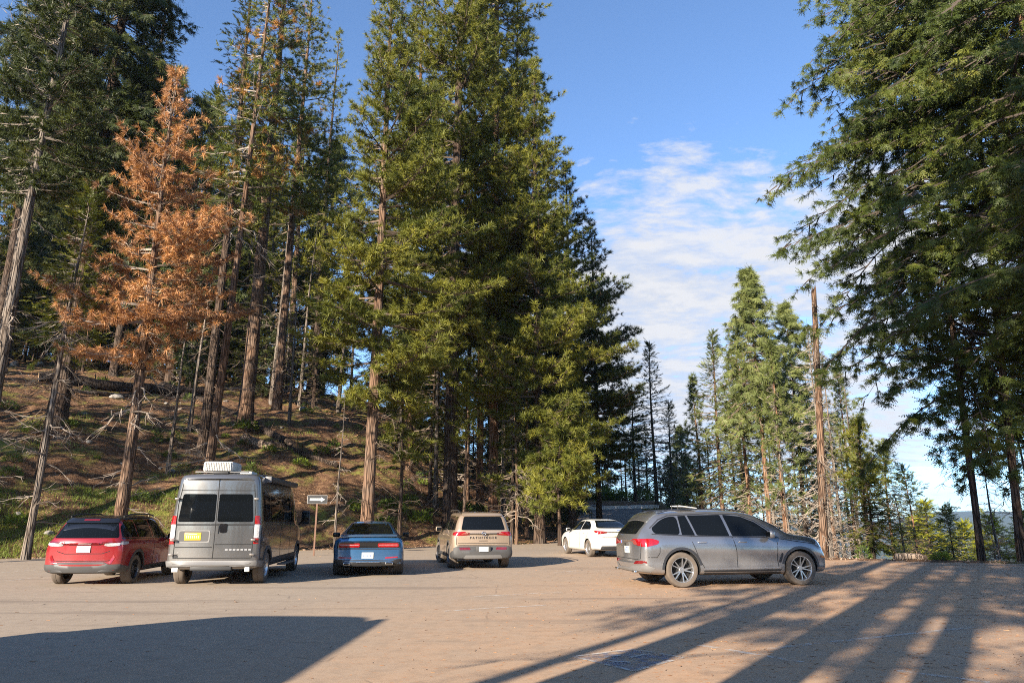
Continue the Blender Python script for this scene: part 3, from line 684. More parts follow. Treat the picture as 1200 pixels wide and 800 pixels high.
for i, (px, Y, top, r, lb) in enumerate([(968, 42, 372, 0.13, 'bleached bare tree immediately right of the broken trunk'), (985, 46, 400, 0.13, 'second bleached bare tree right of the broken trunk'),
        (1003, 44, 430, 0.12, 'bleached bare tree with drooping twigs beside the small green fir'), (922, 44, 420, 0.12, 'bleached bare tree left of the broken trunk'),
        (905, 52, 430, 0.12, 'slim bare tree behind the SUV\'s bonnet'), (976, 56, 450, 0.14, 'faint bare tree deep behind the bleached ones'), (940, 60, 440, 0.14, 'bare tree far behind the broken trunk'),
        (1052, 38, 560, 0.09, 'short dark dead stem left of the yellow bush'), (1206, 31, 470, 0.12, 'bare branching tree at the right frame edge'), (1165, 36, 520, 0.10, 'bare tree between the two dark cedar trunks')]):
    tree(px, 600, Y, top, r, 1, top + 30, 'pine', lb, 'dead_snag', crowned=False, deadb=110, bark_m='bark_grey', twigm='twig_grey', deadlen=2.3, thin=0.55, group='bleached bare trees past the lot edge', lean=0.01 * (-1) ** i)
tree(1016, 590, 36, 540, 0.12, 1.5, 640, 'fir', 'small dense green fir past the lot edge', 'fir_tree', nbr=110, deadb=0, bark_m='bark_dark', dens=0.8, rmin=0.3)
tree(1008, 540, 44, 492, 0.16, 2.4, 570, 'pine', 'loose-crowned pine behind the small dense fir', nbr=70, deadb=10, bark_m='bark_red', dens=0.7)
tree(1066, 590, 50, 545, 0.12, 2.3, 655, 'fir', 'thin pale fir behind the yellow bush', 'fir_tree', nbr=80, deadb=14, bark_m='bark_red', dens=0.5, mat='needles_sage')
tree(1088, 620, 92, 588, 0.2, 4.2, 672, 'fir', 'bright yellow-green conifer glowing past the lot edge', 'young_conifer', nbr=130, deadb=0, bark_m='bark_dark', mat='needles_yellow', dens=0.75, rmin=0.5, ts=0.75)
tree(1112, 620, 48, 595, 0.10, 1.4, 660, 'fir', 'narrow pale fir just right of the yellow-green conifer', 'fir_tree', nbr=60, deadb=10, bark_m='bark_dark', mat='needles_sage', dens=0.5)
tree(1163, 635, 95, 604, 0.2, 5.0, 672, 'fir', 'yellowish conifer seen between the two dark trunks at right', 'young_conifer', nbr=100, deadb=0, bark_m='bark_dark', mat='needles_yellow', dens=0.6, rmin=0.5, ts=0.8)
for i, (px, Y, top, R_, lb) in enumerate([(912, 44, 400, 2.2, 'sunlit pine left of the broken trunk'), (965, 50, 385, 2.4, 'pale loose pine right of the broken trunk'), (990, 56, 430, 2.6, 'second pale pine right of the broken trunk'), (872, 52, 395, 2.4, 'pale pine touching the tall orange-trunked cedar'), (818, 62, 440, 2.4, 'small sunlit fir at the left end of the far right group'), (1032, 60, 520, 2.2, 'sage-coloured fir behind the small dense fir')]):
    tree(px, 520, Y, top, 0.17, R_, 600, 'fir' if i % 2 else 'pine', lb, 'pine_tree' if i % 2 == 0 else 'fir_tree', nbr=120, deadb=40, bark_m='bark_red', twigm='twig_grey', thin=0.6, mat='needles_sage', dens=0.5, clumpy=0.4)
for i, (px, Y, top, lb) in enumerate([(1072, 105, 606, 'left yellow-green conifer of the low ones past the lot edge'), (1128, 110, 612, 'yellow-green conifer just left of the first dark cedar trunk'), (1200, 100, 600, 'yellowish conifer at the right frame edge')]):
    tree(px, 620, Y, top, 0.2, 4.4, 672, 'fir', lb, 'young_conifer', nbr=120, deadb=0, bark_m='bark_dark', mat='needles_yellow', dens=0.6, rmin=0.5, ts=0.8)
# ---- right cedars
tree(1141, 600, 27.8, -260, 0.13, 6.5, 525, 'cedar', 'big dark cedar on the left one of the two trunks at the right edge', 'cedar_tree', lean=0.04, nbr=300, deadb=16, bark_m='bark_dark', dens=0.62, shape='column', ts=0.43, clumpy=0.5, twigm='twig_dark', thin=0.6)
tree(1188, 600, 26.5, -330, 0.15, 6.2, 525, 'cedar', 'big dark cedar on the right one of the two trunks at the right edge', 'cedar_tree', lean=0.07, nbr=270, deadb=20, bark_m='bark_dark', dens=0.62, shape='column', ts=0.43, clumpy=0.5, twigm='twig_dark', thin=0.6)
tree(1290, 400, 20.0, -560, 0.50, 6.0, 480, 'cedar', 'nearest cedar whose boughs enter from the right edge', 'cedar_tree', nbr=280, deadb=24, bark_m='bark_red', dens=0.66, shape='column', ts=0.38, clumpy=0.45, twigm='twig_dark', thin=0.6)
# ---- deeper forest: a few shared shapes
BG = [make_tree(22, 0.28, 3.8, 2.2, 'fir', seed=11, nbr=110, deadb=24, bark_m='bark_dark', dens=0.42, mat='needles_fir', ts=0.62),
      make_tree(24, 0.32, 4.0, 8.5, 'pine', seed=12, nbr=80, deadb=30, bark_m='bark_pine', dens=0.55, mat='needles_pine', ts=0.46),
      make_tree(20, 0.26, 3.4, 1.5, 'cedar', seed=13, nbr=110, deadb=20, bark_m='bark_dark', dens=0.42, mat='needles_dark', ts=0.75, shape='column'),
      make_tree(23, 0.22, 2.6, 9.0, 'pine', seed=14, nbr=36, deadb=60, bark_m='bark_grey', dens=0.5, mat='needles_mixed', ts=0.42, twigm='twig_grey')]
rr_ = random.Random(4)
def back(px, Y, top, kidx, label, group):
    x, y = spot(px, 560, Y); H = height_to(px, top, Y, x, y)
    H0 = [22, 24, 20, 23][kidx]; s = H / H0
    plant(BG[kidx], x, y, ['fir_tree', 'pine_tree', 'cedar_tree', 'pine_tree'][kidx], label, group, rr_.uniform(0, 6.28), max(0.35, s * rr_.uniform(0.9, 1.1)), s)
LBL = ['distant fir in the shaded woods', 'distant pine in the shaded woods', 'distant cedar in the shaded woods', 'distant half-bare pine in the shaded woods']
for i in range(26):
    px = -60 + i * 17 + rr_.uniform(-8, 8); Y = rr_.uniform(58, 92); kx = rr_.choice([0, 1, 2, 3, 3])
    top = rr_.uniform(60, 220) + max(0, (px - 300)) * 0.7
    if 385 < px < 428: continue
    back(px, Y, top, kx, LBL[kx] + ' above the left slope', 'woods above the left slope')
for i in range(18):
    px = -30 + i * 23 + rr_.uniform(-8, 8); Y = rr_.uniform(60, 84); kx = rr_.choice([0, 1, 2]); top = rr_.uniform(150, 300)
    if 385 < px < 425: continue
    back(px, Y, top, kx, LBL[kx] + ' above the left slope', 'woods above the left slope')
for i in range(16):
    px = 440 + i * 16 + rr_.uniform(-7, 7); Y = rr_.uniform(60, 88); kx = rr_.choice([0, 1, 2, 3]); top = rr_.uniform(230, 360)
    if px > 640: top = rr_.uniform(400, 480)
    back(px, Y, top, kx, LBL[kx] + ' behind the green stand', 'woods behind the green stand')
for i in range(14):
    px = 690 + i * 9 + rr_.uniform(-5, 5); Y = rr_.uniform(92, 125); kx = rr_.choice([0, 2, 2, 1, 3]); top = rr_.uniform(480, 545)
    back(px, Y, top, kx, LBL[kx] + ' where the road disappears', 'woods where the road disappears')
for i in range(15):
    px = 806 + i * 14 + rr_.uniform(-6, 6); Y = rr_.uniform(66, 105); kx = rr_.choice([0, 1, 2, 3, 3]); top = rr_.uniform(470, 560)
    back(px, Y, top, kx, LBL[kx] + ' down the slope past the grey SUV', 'woods down the slope past the grey SUV')
for i in range(22):
    px = -40 + i * 21 + rr_.uniform(-9, 9); Y = rr_.uniform(54, 75); kx = rr_.choice([0, 2, 0]); top = rr_.uniform(290, 370)
    if 385 < px < 425: continue
    back(px, Y, top, kx, 'low ' + ['fir', '', 'cedar'][kx] + ' growing under the tall trees on the left slope', 'undergrowth trees on the left slope')
for i in range(18):
    px = 450 + i * 13 + rr_.uniform(-6, 6); Y = rr_.uniform(56, 74); kx = rr_.choice([0, 2, 2]); top = rr_.uniform(400, 500)
    back(px, Y, top, kx, 'low ' + ['fir', '', 'cedar'][kx] + ' growing in the shade of the green stand', 'undergrowth trees in the green stand')
# ---- trees standing behind and beside the photographer: they throw the long stripes of shade
sdir = np.array([math.sin(SUN_AZ), math.cos(SUN_AZ)]); 
OFF = [make_tree(25, 0.36, 3.6, 13.5, 'pine', seed=21, nbr=100, deadb=20, dens=0.55, ts=0.45), make_tree(23, 0.30, 3.0, 7.0, 'pine', seed=22, nbr=110, deadb=20, dens=0.55, ts=0.45)]
OFFL = []
for j, (px, py, back_d, kx, s, lb) in enumerate([
        (700, 790, 9.0, 0, 1.0, 'tall pine behind the photographer, nearest on the left'), (905, 790, 9.5, 0, 1.05, 'tall pine behind the photographer throwing the middle stripe of shade'),
        (590, 795, 16, 0, 0.55, 'slender pine further back behind the photographer'), (1120, 740, 15, 1, 0.95, 'full-crowned pine behind and right of the photographer'),
        (1240, 760, 14, 1, 1.0, 'full-crowned pine further right behind the photographer'), (1420, 760, 16, 1, 1.05, 'pine at the lot edge right of the photographer'),
        (1015, 790, 22, 1, 1.1, 'far pine behind the photographer')]):
    gx_, gy_ = gp(px, py); x, y = gx_ - sdir[0] * back_d, gy_ - sdir[1] * back_d
    plant(OFF[kx], x, y, 'pine_tree', lb, None, rr_.uniform(0, 6), s)
for j, (x, y, kx, s, lb) in enumerate([(-34, 22, 1, 0.95, 'pine beyond the left frame edge beside the lot'), (-41, 31, 0, 0.8, 'pine on the slope beyond the left frame edge'), (-30, 33, 1, 0.7, 'shorter pine on the slope past the left frame edge'),
        (-48, 26, 1, 1.1, 'tall pine well beyond the left frame edge'), (-37, 15, 0, 0.85, 'open-trunked pine by the lot left of the view'), (-52, 40, 1, 1.1, 'tall pine up the slope left of the view'), (-28, 13, 0, 0.8, 'pine nearest the lot beyond the left frame edge'), (-31, 19, 1, 0.8, 'second pine from the lot beyond the left frame edge'), (-39, 24, 1, 0.9, 'broad pine behind the others beyond the left frame edge')]):
    plant(OFF[kx], x, y, 'pine_tree', lb, None, rr_.uniform(0, 6), s)

# unseen trees added to darken car reflections and skylight, kept below the sun
for i in range(44):
    a = R(96 + i * 3.9 + rr_.uniform(-1.5, 1.5)); rad_ = rr_.uniform(64, 84); x, y = math.sin(a) * rad_, math.cos(a) * rad_
    kx = rr_.choice([0, 1, 2, 0]); H_ = rad_ * 0.30 * rr_.uniform(0.8, 1.0) if abs(math.degrees(a) - 214.5) < 60 else rr_.uniform(20, 27)
    s_ = H_ / [22, 24, 20, 23][kx]
    plant(BG[kx], x, y, ['fir_tree', 'pine_tree', 'cedar_tree'][kx], ['distant fir', 'distant pine', 'distant cedar'][kx] + ' added out of view to darken reflections and skylight', 'unseen trees added behind the photographer', rr_.uniform(0, 6.28), s_ * 1.2, s_)

for i in range(26):    # the same wood carried on past the left frame edge
    px = -90 - i * 26 + rr_.uniform(-9, 9); Y = rr_.uniform(40, 80); kx = rr_.choice([0, 1, 2, 3]); top = rr_.uniform(20, 240)
    back(px, Y, top, kx, LBL[kx] + ' beyond the left frame edge', 'wood beyond the left frame edge')
# ------------------------------------------------------------------ cars
def pchip(x, y, xq):
    x = np.asarray(x, float); y = np.asarray(y, float); hh = np.diff(x); dl = np.diff(y) / hh; n = len(x); m = np.zeros(n)
    for i in range(1, n - 1):
        if dl[i - 1] * dl[i] > 0:
            w1 = 2 * hh[i] + hh[i - 1]; w2 = hh[i] + 2 * hh[i - 1]; m[i] = (w1 + w2) / (w1 / dl[i - 1] + w2 / dl[i])
    m[0] = dl[0]; m[-1] = dl[-1]
    k_ = np.clip(np.searchsorted(x, xq) - 1, 0, n - 2); t = (xq - x[k_]) / hh[k_]
    return ((1 + 2 * t) * (1 - t) ** 2 * y[k_] + t * (1 - t) ** 2 * hh[k_] * m[k_] + t * t * (3 - 2 * t) * y[k_ + 1] + t * t * (t - 1) * hh[k_] * m[k_ + 1])
def circ(cy, cz, r, a0, a1, n=22): return [(cy + r * math.cos(R(a0 + (a1 - a0) * i / n)), cz + r * math.sin(R(a0 + (a1 - a0) * i / n))) for i in range(n + 1)]
def ringpoly(cy, cz, r0, r1, a0=-8, a1=188): return circ(cy, cz, r1, a0, a1) + circ(cy, cz, r0, a0, a1)[::-1]
def rrect(x0, z0, x1, z1, r=0.03, n=4):
    out = []
    for cx_, cz_, a in ((x1 - r, z1 - r, 0), (x0 + r, z1 - r, 90), (x0 + r, z0 + r, 180), (x1 - r, z0 + r, 270)):
        out += [(cx_ + r * math.cos(R(a + 90 * i / n)), cz_ + r * math.sin(R(a + 90 * i / n))) for i in range(n + 1)]
    return out
def roundp(pts, r=0.04, n=4):
    """polygon with rounded corners"""
    out = []; N = len(pts)
    for i in range(N):
        p = Vector(pts[i]); a = Vector(pts[i - 1]) - p; b = Vector(pts[(i + 1) % N]) - p
        ra = min(r, a.length * 0.45, b.length * 0.45); pa = p + a.normalized() * ra; pb = p + b.normalized() * ra
        for j in range(n + 1):
            t = j / n; qv = pa * (1 - t) ** 2 + p * 2 * t * (1 - t) + pb * t * t; out.append((qv.x, qv.y))
    return out
def fat(pts, w):
    """thin closed polygon round a polyline"""
    L, Rr = [], []
    for i, p in enumerate(pts):
        p = Vector(p); a = Vector(pts[max(0, i - 1)]); b = Vector(pts[min(len(pts) - 1, i + 1)]); t = (b - a).normalized(); nn = Vector((-t.y, t.x)) * w / 2
        L.append(tuple(p + nn)); Rr.append(tuple(p - nn))
    return L + Rr[::-1]
VIEWS = {'R': (lambda a, b: (9, a, b), (-1, 0, 0)), 'L': (lambda a, b: (-9, a, b), (1, 0, 0)), 'B': (lambda a, b: (a, -9, b), (0, 1, 0)),
         'F': (lambda a, b: (a, 9, b), (0, -1, 0)), 'T': (lambda a, b: (a, b, 9), (0, 0, -1))}
class Car:
    def __init__(s, name, label, cat, x, y, heading, paintmat):
        s.root = empty(name, (x, y, 0.004), -heading, label, cat); s.paint = paintmat
    def body(s, st, axles, tr, top_k=(0.5, 0.5), ringf=None, plan=0.05, wellw=0.30, step=0.055, name='body', crease=0.012):
        st = np.array(st, float); y0, y1 = st[0, 0], st[-1, 0]
        yq = np.unique(np.concatenate([np.linspace(y0, y1, int((y1 - y0) / step)), y0 + np.array([0.01, 0.03, 0.06]), y1 - np.array([0.01, 0.03, 0.06])]))
        C = [pchip(st[:, 0], st[:, i], yq) for i in range(1, 7)]
        rows = []
        for i, yy in enumerate(yq):
            zb, w_, zbt, wb, zt, wr = [c[i] for c in C]; hh = zbt - zb; g = zt - zbt
            if ringf: P = ringf(zb, w_, zbt, wb, zt, wr)
            else:
                P = [(0, zb), (w_ * 0.80, zb), (w_ * 0.955, zb + 0.045), (w_ * 0.992, zb + 0.13), (w_ * 0.985, zb + hh * 0.36), (w_, zb + hh * 0.62), (w_ * 0.995, zb + hh * 0.80), (wb * 0.6 + w_ * 0.4, zbt - 0.035), (wb, zbt),
                     (wb + (wr - wb) * 0.5, zbt + g * 0.52), (wr + (wb - wr) * 0.10, zt - g * 0.17), (wr * 0.93, zt - g * 0.055), (wr * 0.62, zt - g * 0.012), (0, zt)]
            rows.append(P)
        A = np.array(rows); npn = A.shape[1]
        # refine the section with catmull-rom
        sub = 3; B = []
        for j in range(npn - 1):
            p0, p1, p2, p3 = A[:, max(j - 1, 0)], A[:, j], A[:, j + 1], A[:, min(j + 2, npn - 1)]
            for q_ in range(sub):
                t = q_ / sub
                B.append(0.5 * (2 * p1 + (p2 - p0) * t * 0.8 + (2 * p0 * 0 + (-3 * p1 + 3 * p2) * 2 - 2 * (p2 - p0) * 0.8 - (p3 - p1) * 0.8) * t * t + (2 * (p1 - p2) * 2 * 0.5 * 2 / 2 + ((p2 - p0) + (p3 - p1)) * 0.8 - 0) * t ** 3) if False else p1 + (p2 - p1) * t + 0.0)
        B.append(A[:, -1]); B = np.stack(B, 1)
        for _ in range(2):   # light smoothing of the section between its ends
            B[:, 1:-1] = 0.25 * B[:, :-2] + 0.5 * B[:, 1:-1] + 0.25 * B[:, 2:]
        m = B.shape[1]; bm = bmesh.new(); grid = []
        L = max(abs(y0), abs(y1)); wmax = st[:, 2].max()
        for i, yy in enumerate(yq):
            e = max(0.0, (abs(yy) - (L - 0.9)) / 0.9) ** 1.5
            rowR = []
            for x_, z_ in B[i]:
                rowR.append(bm.verts.new((x_, yy - math.copysign(plan * e * (x_ / wmax) ** 2 * 2.2, yy), z_)))
            rowL = [rowR[0]] + [bm.verts.new((-v.co.x, v.co.y, v.co.z)) for v in rowR[1:-1]] + [rowR[-1]]
            grid.append((rowR, rowL))
        for (a, al), (b, bl) in zip(grid, grid[1:]):
            for j in range(m - 1):
                bm.faces.new((a[j], a[j + 1], b[j + 1], b[j]))
                bm.faces.new((al[j + 1], al[j], bl[j], bl[j + 1]))
        for (rr, ll), fl in ((grid[0], 1), (grid[-1], -1)):
            for j in range(m - 1):
                vs = [rr[j], rr[j + 1], ll[j + 1], ll[j]]
                vs2 = []
                for v in vs:
                    if v not in vs2: vs2.append(v)
                if len(vs2) >= 3: bm.faces.new(vs2[::fl])
        bmesh.ops.recalc_face_normals(bm, faces=bm.faces)
        s.bvh = BVHTree.FromBMesh(bm)
        ob = bobj(name, bm, [s.paint, M['well']], s.root, True)
        # wheel openings
        for (ay) in axles:
            for sg in (-1, 1):
                cb_ = bmesh.new(); b_lathe(cb_, [(0.001, -wellw), (tr, -wellw), (tr, wellw), (0.001, wellw)], 40)
                bmesh.ops.remove_doubles(cb_, verts=cb_.verts, dist=0.002)
                for f in cb_.faces: f.material_index = 1
                cut = bobj('cutter', cb_, [s.paint, M['well']], None, False, (sg * (wmax - wellw + 0.06), ay, s.wz))
                md = ob.modifiers.new('b', 'BOOLEAN'); md.object = cut; md.operation = 'DIFFERENCE'; md.solver = 'EXACT'
                cut.parent = s.root
                bpy.context.view_layer.update()
                me = bpy.data.meshes.new_from_object(ob.evaluated_get(bpy.context.evaluated_depsgraph_get()))
                ob.modifiers.clear(); ob.data = me; bpy.data.objects.remove(cut)
        me = ob.data; me.name = name
        me.polygons.foreach_set('use_smooth', [True] * len(me.polygons))
        me.set_sharp_from_angle(angle=R(38))
        s.ob = ob; return ob
    def patch(s, name, mat, items, off=0.005, res=0.06, parent=None, label=None, thick=0.02):
        bm = bmesh.new()
        for view, poly in items:
            mk_, dr = VIEWS[view]; dr = Vector(dr)
            n = len(poly); pts = []
            for i in range(n):
                a = Vector(poly[i]); b = Vector(poly[(i + 1) % n]); kk = max(1, int((b - a).length / res))
                pts += [a + (b - a) * j / kk for j in range(kk)]
            nb = len(pts); xs_ = [p.x for p in pts]; zs_ = [p.y for p in pts]; inner = []
            x = min(xs_) + res / 2
            while x < max(xs_):
                z = min(zs_) + res / 2
                while z < max(zs_):
                    inner.append(Vector((x, z))); z += res
                x += res
            r = delaunay_2d_cdt(pts + inner, [], [list(range(nb))], 1, 1e-5)
            vv, ff = r[0], r[2]; vs = []
            for p in vv:
                hloc, nor, _, _ = s.bvh.ray_cast(Vector(mk_(p.x, p.y)), dr)
                if hloc is None: vs.append(None); continue
                if nor.dot(dr) > 0: nor = -nor
                vs.append(bm.verts.new(hloc + nor * off))
            faces = []
            for f in ff:
                q_ = [vs[i] for i in f]
                if None in q_: continue
                if max((a.co - b.co).length for a in q_ for b in q_) > 0.45: continue
                try: faces.append(bm.faces.new(q_))
                except ValueError: pass
            bmesh.ops.recalc_face_normals(bm, faces=faces)
            if faces and sum(f.normal.dot(dr) * f.calc_area() for f in faces) > 0: bmesh.ops.reverse_faces(bm, faces=faces)
            es = [e for f in faces for e in f.edges if len(e.link_faces) == 1]; es = list(set(es))
            if es:
                ex = bmesh.ops.extrude_edge_only(bm, edges=es)
                for v in ex['geom']:
                    if isinstance(v, bmesh.types.BMVert): v.co += dr * thick
        loose = [v for v in bm.verts if not v.link_faces]
        bmesh.ops.delete(bm, geom=loose, context='VERTS')
        me = bpy.data.meshes.new(name); bm.to_mesh(me); bm.free(); me.materials.append(mat)
        me.polygons.foreach_set('use_smooth', [True] * len(me.polygons)); me.set_sharp_from_angle(angle=R(40))
        o = mobj(name, me, parent or s.root)
        if label: o['label'] = label
        return o
    def both(s, name, mat, poly, **kw):
        return [s.patch(name, mat, [(v, poly)], **kw) for v in 'RL']
    def surf(s, view, a, b):
        mk_, dr = VIEWS[view]; hl, _, _, _ = s.bvh.ray_cast(Vector(mk_(a, b)), Vector(dr)); return hl
    def box(s, name, mat, c, sz, bev=0.01, parent=None, rot=None):
        bm = bmesh.new(); b_box(bm, (0, 0, 0), sz, bev, rot); o = bobj(name, bm, mat, parent or s.root, True); o.location = c; return o
    def tube(s, name, mat, pts, rad, parent=None, seg=8):
        bm = bmesh.new(); b_tube(bm, pts, rad, seg); return bobj(name, bm, mat, parent or s.root, True)
    def wheel(s, x, y, r, w_, spokes=10, rim_r=None, mat='alloy', tyre='rubber', steer=0.0, pair=True, sw=0.036):
        sg = 1 if x > 0 else -1; rim_r = rim_r or r * 0.70
        bm = bmesh.new(); b_lathe(bm, [(0.001, -w_ * 0.1), (rim_r * 0.94, -w_ * 0.1), (rim_r * 0.94, -w_ * 0.2), (0.001, -w_ * 0.2)], 32)
        bmesh.ops.remove_doubles(bm, verts=bm.verts, dist=0.003)
        wo = bobj('wheel', bm, M['well'], s.root, True); wo.location = (x, y, r - 0.004); wo.rotation_euler = (0, 0, steer + (0 if sg > 0 else math.pi))
        bm = bmesh.new(); h2 = w_ / 2
        prof = [(rim_r * 0.96, -h2 * 0.85), (r * 0.93, -h2), (r * 0.985, -h2 * 0.82), (r, -h2 * 0.55), (r, -h2 * 0.12), (r * 0.988, -h2 * 0.08), (r * 0.988, 0.0), (r, h2 * 0.04), (r, h2 * 0.55), (r * 0.985, h2 * 0.82), (r * 0.93, h2), (r * 0.82, h2 * 1.03), (rim_r * 0.99, h2 * 0.9), (rim_r * 0.96, h2 * 0.6), (rim_r * 0.96, -h2 * 0.85)]
        b_lathe(bm, prof, 44); bobj('tyre', bm, M[tyre], wo, True)
        bm = bmesh.new()
        b_lathe(bm, [(rim_r * 0.90, h2 * 0.1), (rim_r * 0.91, h2 * 0.74), (rim_r * 0.97, h2 * 0.93), (rim_r * 1.0, h2 * 0.93), (rim_r * 1.0, h2 * 0.80), (rim_r * 0.965, -h2 * 0.1), (rim_r * 0.90, h2 * 0.1)], 44)
        b_lathe(bm, [(0.001, h2 * 0.62), (0.055, h2 * 0.62), (0.07, h2 * 0.5), (0.07, 0), (0.001, 0)], 20)
        for i in range(spokes):
            a = 2 * math.pi * i / spokes
            if pair: a = 2 * math.pi * (i // 2) / (spokes / 2) + (0.21 if i % 2 else -0.21)
            ain = a if not pair else 2 * math.pi * (i // 2) / (spokes / 2) + (0.16 if i % 2 else -0.16)
            p0 = Vector((h2 * 0.58, 0.062 * math.cos(ain), 0.062 * math.sin(ain))); p1 = Vector((h2 * 0.72, rim_r * 0.93 * math.cos(a), rim_r * 0.93 * math.sin(a)))
            t = (p1 - p0).normalized(); c = t.cross(Vector((1, 0, 0))).normalized()
            vs = []
            for p, ww in ((p0, sw * 0.8), (p1, sw * 0.55)):
                for dx, dc in ((0, -1), (0, 1), (-0.03, 1), (-0.03, -1)): vs.append(bm.verts.new(p + Vector((dx, 0, 0)) + c * dc * ww * 0.5))
            for f in ((0, 1, 2, 3), (7, 6, 5, 4), (0, 4, 5, 1), (1, 5, 6, 2), (2, 6, 7, 3), (3, 7, 4, 0)): bm.faces.new([vs[i_] for i_ in f])
        bobj('rim', bm, M[mat], wo, True)
        return wo
    def mirror(s, x, y, z, mat, sz=(0.20, 0.11, 0.15)):
        for sg in (1, -1):
            bm = bmesh.new(); b_box(bm, (0, 0, 0), sz, min(sz) * 0.38)
            o = bobj('mirror', bm, mat, s.root, True); o.location = (sg * x, y, z)
            bm = bmesh.new(); b_box(bm, (0, -sz[1] / 2 - 0.001, 0), (sz[0] * 0.78, 0.008, sz[2] * 0.7), 0.003); bobj('mirror_glass', bm, M['glass'], o, True)
            bm = bmesh.new(); b_tube(bm, [(-sg * sz[0] * 0.35, 0.0, -sz[2] * 0.25), (-sg * (sz[0] * 0.5 + 0.07), 0.02, -sz[2] * 0.55)], 0.022, 8); bobj('mirror_arm', bm, M['black'], o, True)
    def plate(s, view, cx_, cz_, wd=0.31, ht=0.155, mat='plate_white', ink='plate_blue', proud=0.01):
        hl = s.surf(view, cx_, cz_); sgn = -1 if view == 'B' else 1
        hy = min([s.surf(view, cx_ + a, cz_ + b).y * sgn for a in (-wd / 2, wd / 2) for b in (-ht / 2, ht / 2) if s.surf(view, cx_ + a, cz_ + b)] + [hl.y * sgn])
        hy = max([s.surf(view, cx_ + a, cz_ + b).y * sgn for a in (-wd / 2, 0, wd / 2) for b in (-ht / 2, 0, ht / 2) if s.surf(view, cx_ + a, cz_ + b)]) * sgn
        o = s.box('number_plate', M[mat], (cx_, hy + sgn * proud, cz_), (wd, 0.012, ht), 0.003)
        bm = bmesh.new(); b_box(bm, (0, sgn * 0.0075, 0.048), (wd * 0.5, 0.003, 0.018), 0)
        for i in range(7): b_box(bm, (-wd * 0.36 + i * wd * 0.12, sgn * 0.0075, -0.012), (wd * 0.055, 0.003, 0.055), 0)
        return o, bm
    def text(s, name, txt, mat, loc, size, parent=None, space=1.0, rotz=0.0, ext=0.006, flip=False):
        cu = bpy.data.curves.new(name, 'FONT'); cu.body = txt; cu.size = size; cu.extrude = ext; cu.align_x = 'CENTER'; cu.align_y = 'CENTER'; cu.space_character = space
        t = bpy.data.objects.new('t', cu); COL.objects.link(t); bpy.context.view_layer.update()
        me = bpy.data.meshes.new_from_object(t.evaluated_get(bpy.context.evaluated_depsgraph_get())); bpy.data.objects.remove(t)
        me.materials.clear(); me.materials.append(mat); me.name = name
        o = mobj(name, me, parent or s.root, loc); o.rotation_euler = (math.pi / 2, 0, rotz); return o
def seams(c, polys, w_=0.014):
    c.patch('panel_gaps', M['well'], [(v, fat(p, w_)) for v, p in polys], off=0.0025, res=0.09, thick=0.004)
def locate(px, py): return gp(px, py)
def place_from(wheel_px, local_xy, heading):
    """car origin so that the wheel's ground point local_xy lands on the ground under the pixel"""
    gx_, gy_ = gp(*wheel_px); ch, sh = math.cos(-heading), math.sin(-heading)
    lx_, ly_ = local_xy
    return gx_ - (lx_ * ch - ly_ * sh), gy_ - (lx_ * sh + ly_ * ch)
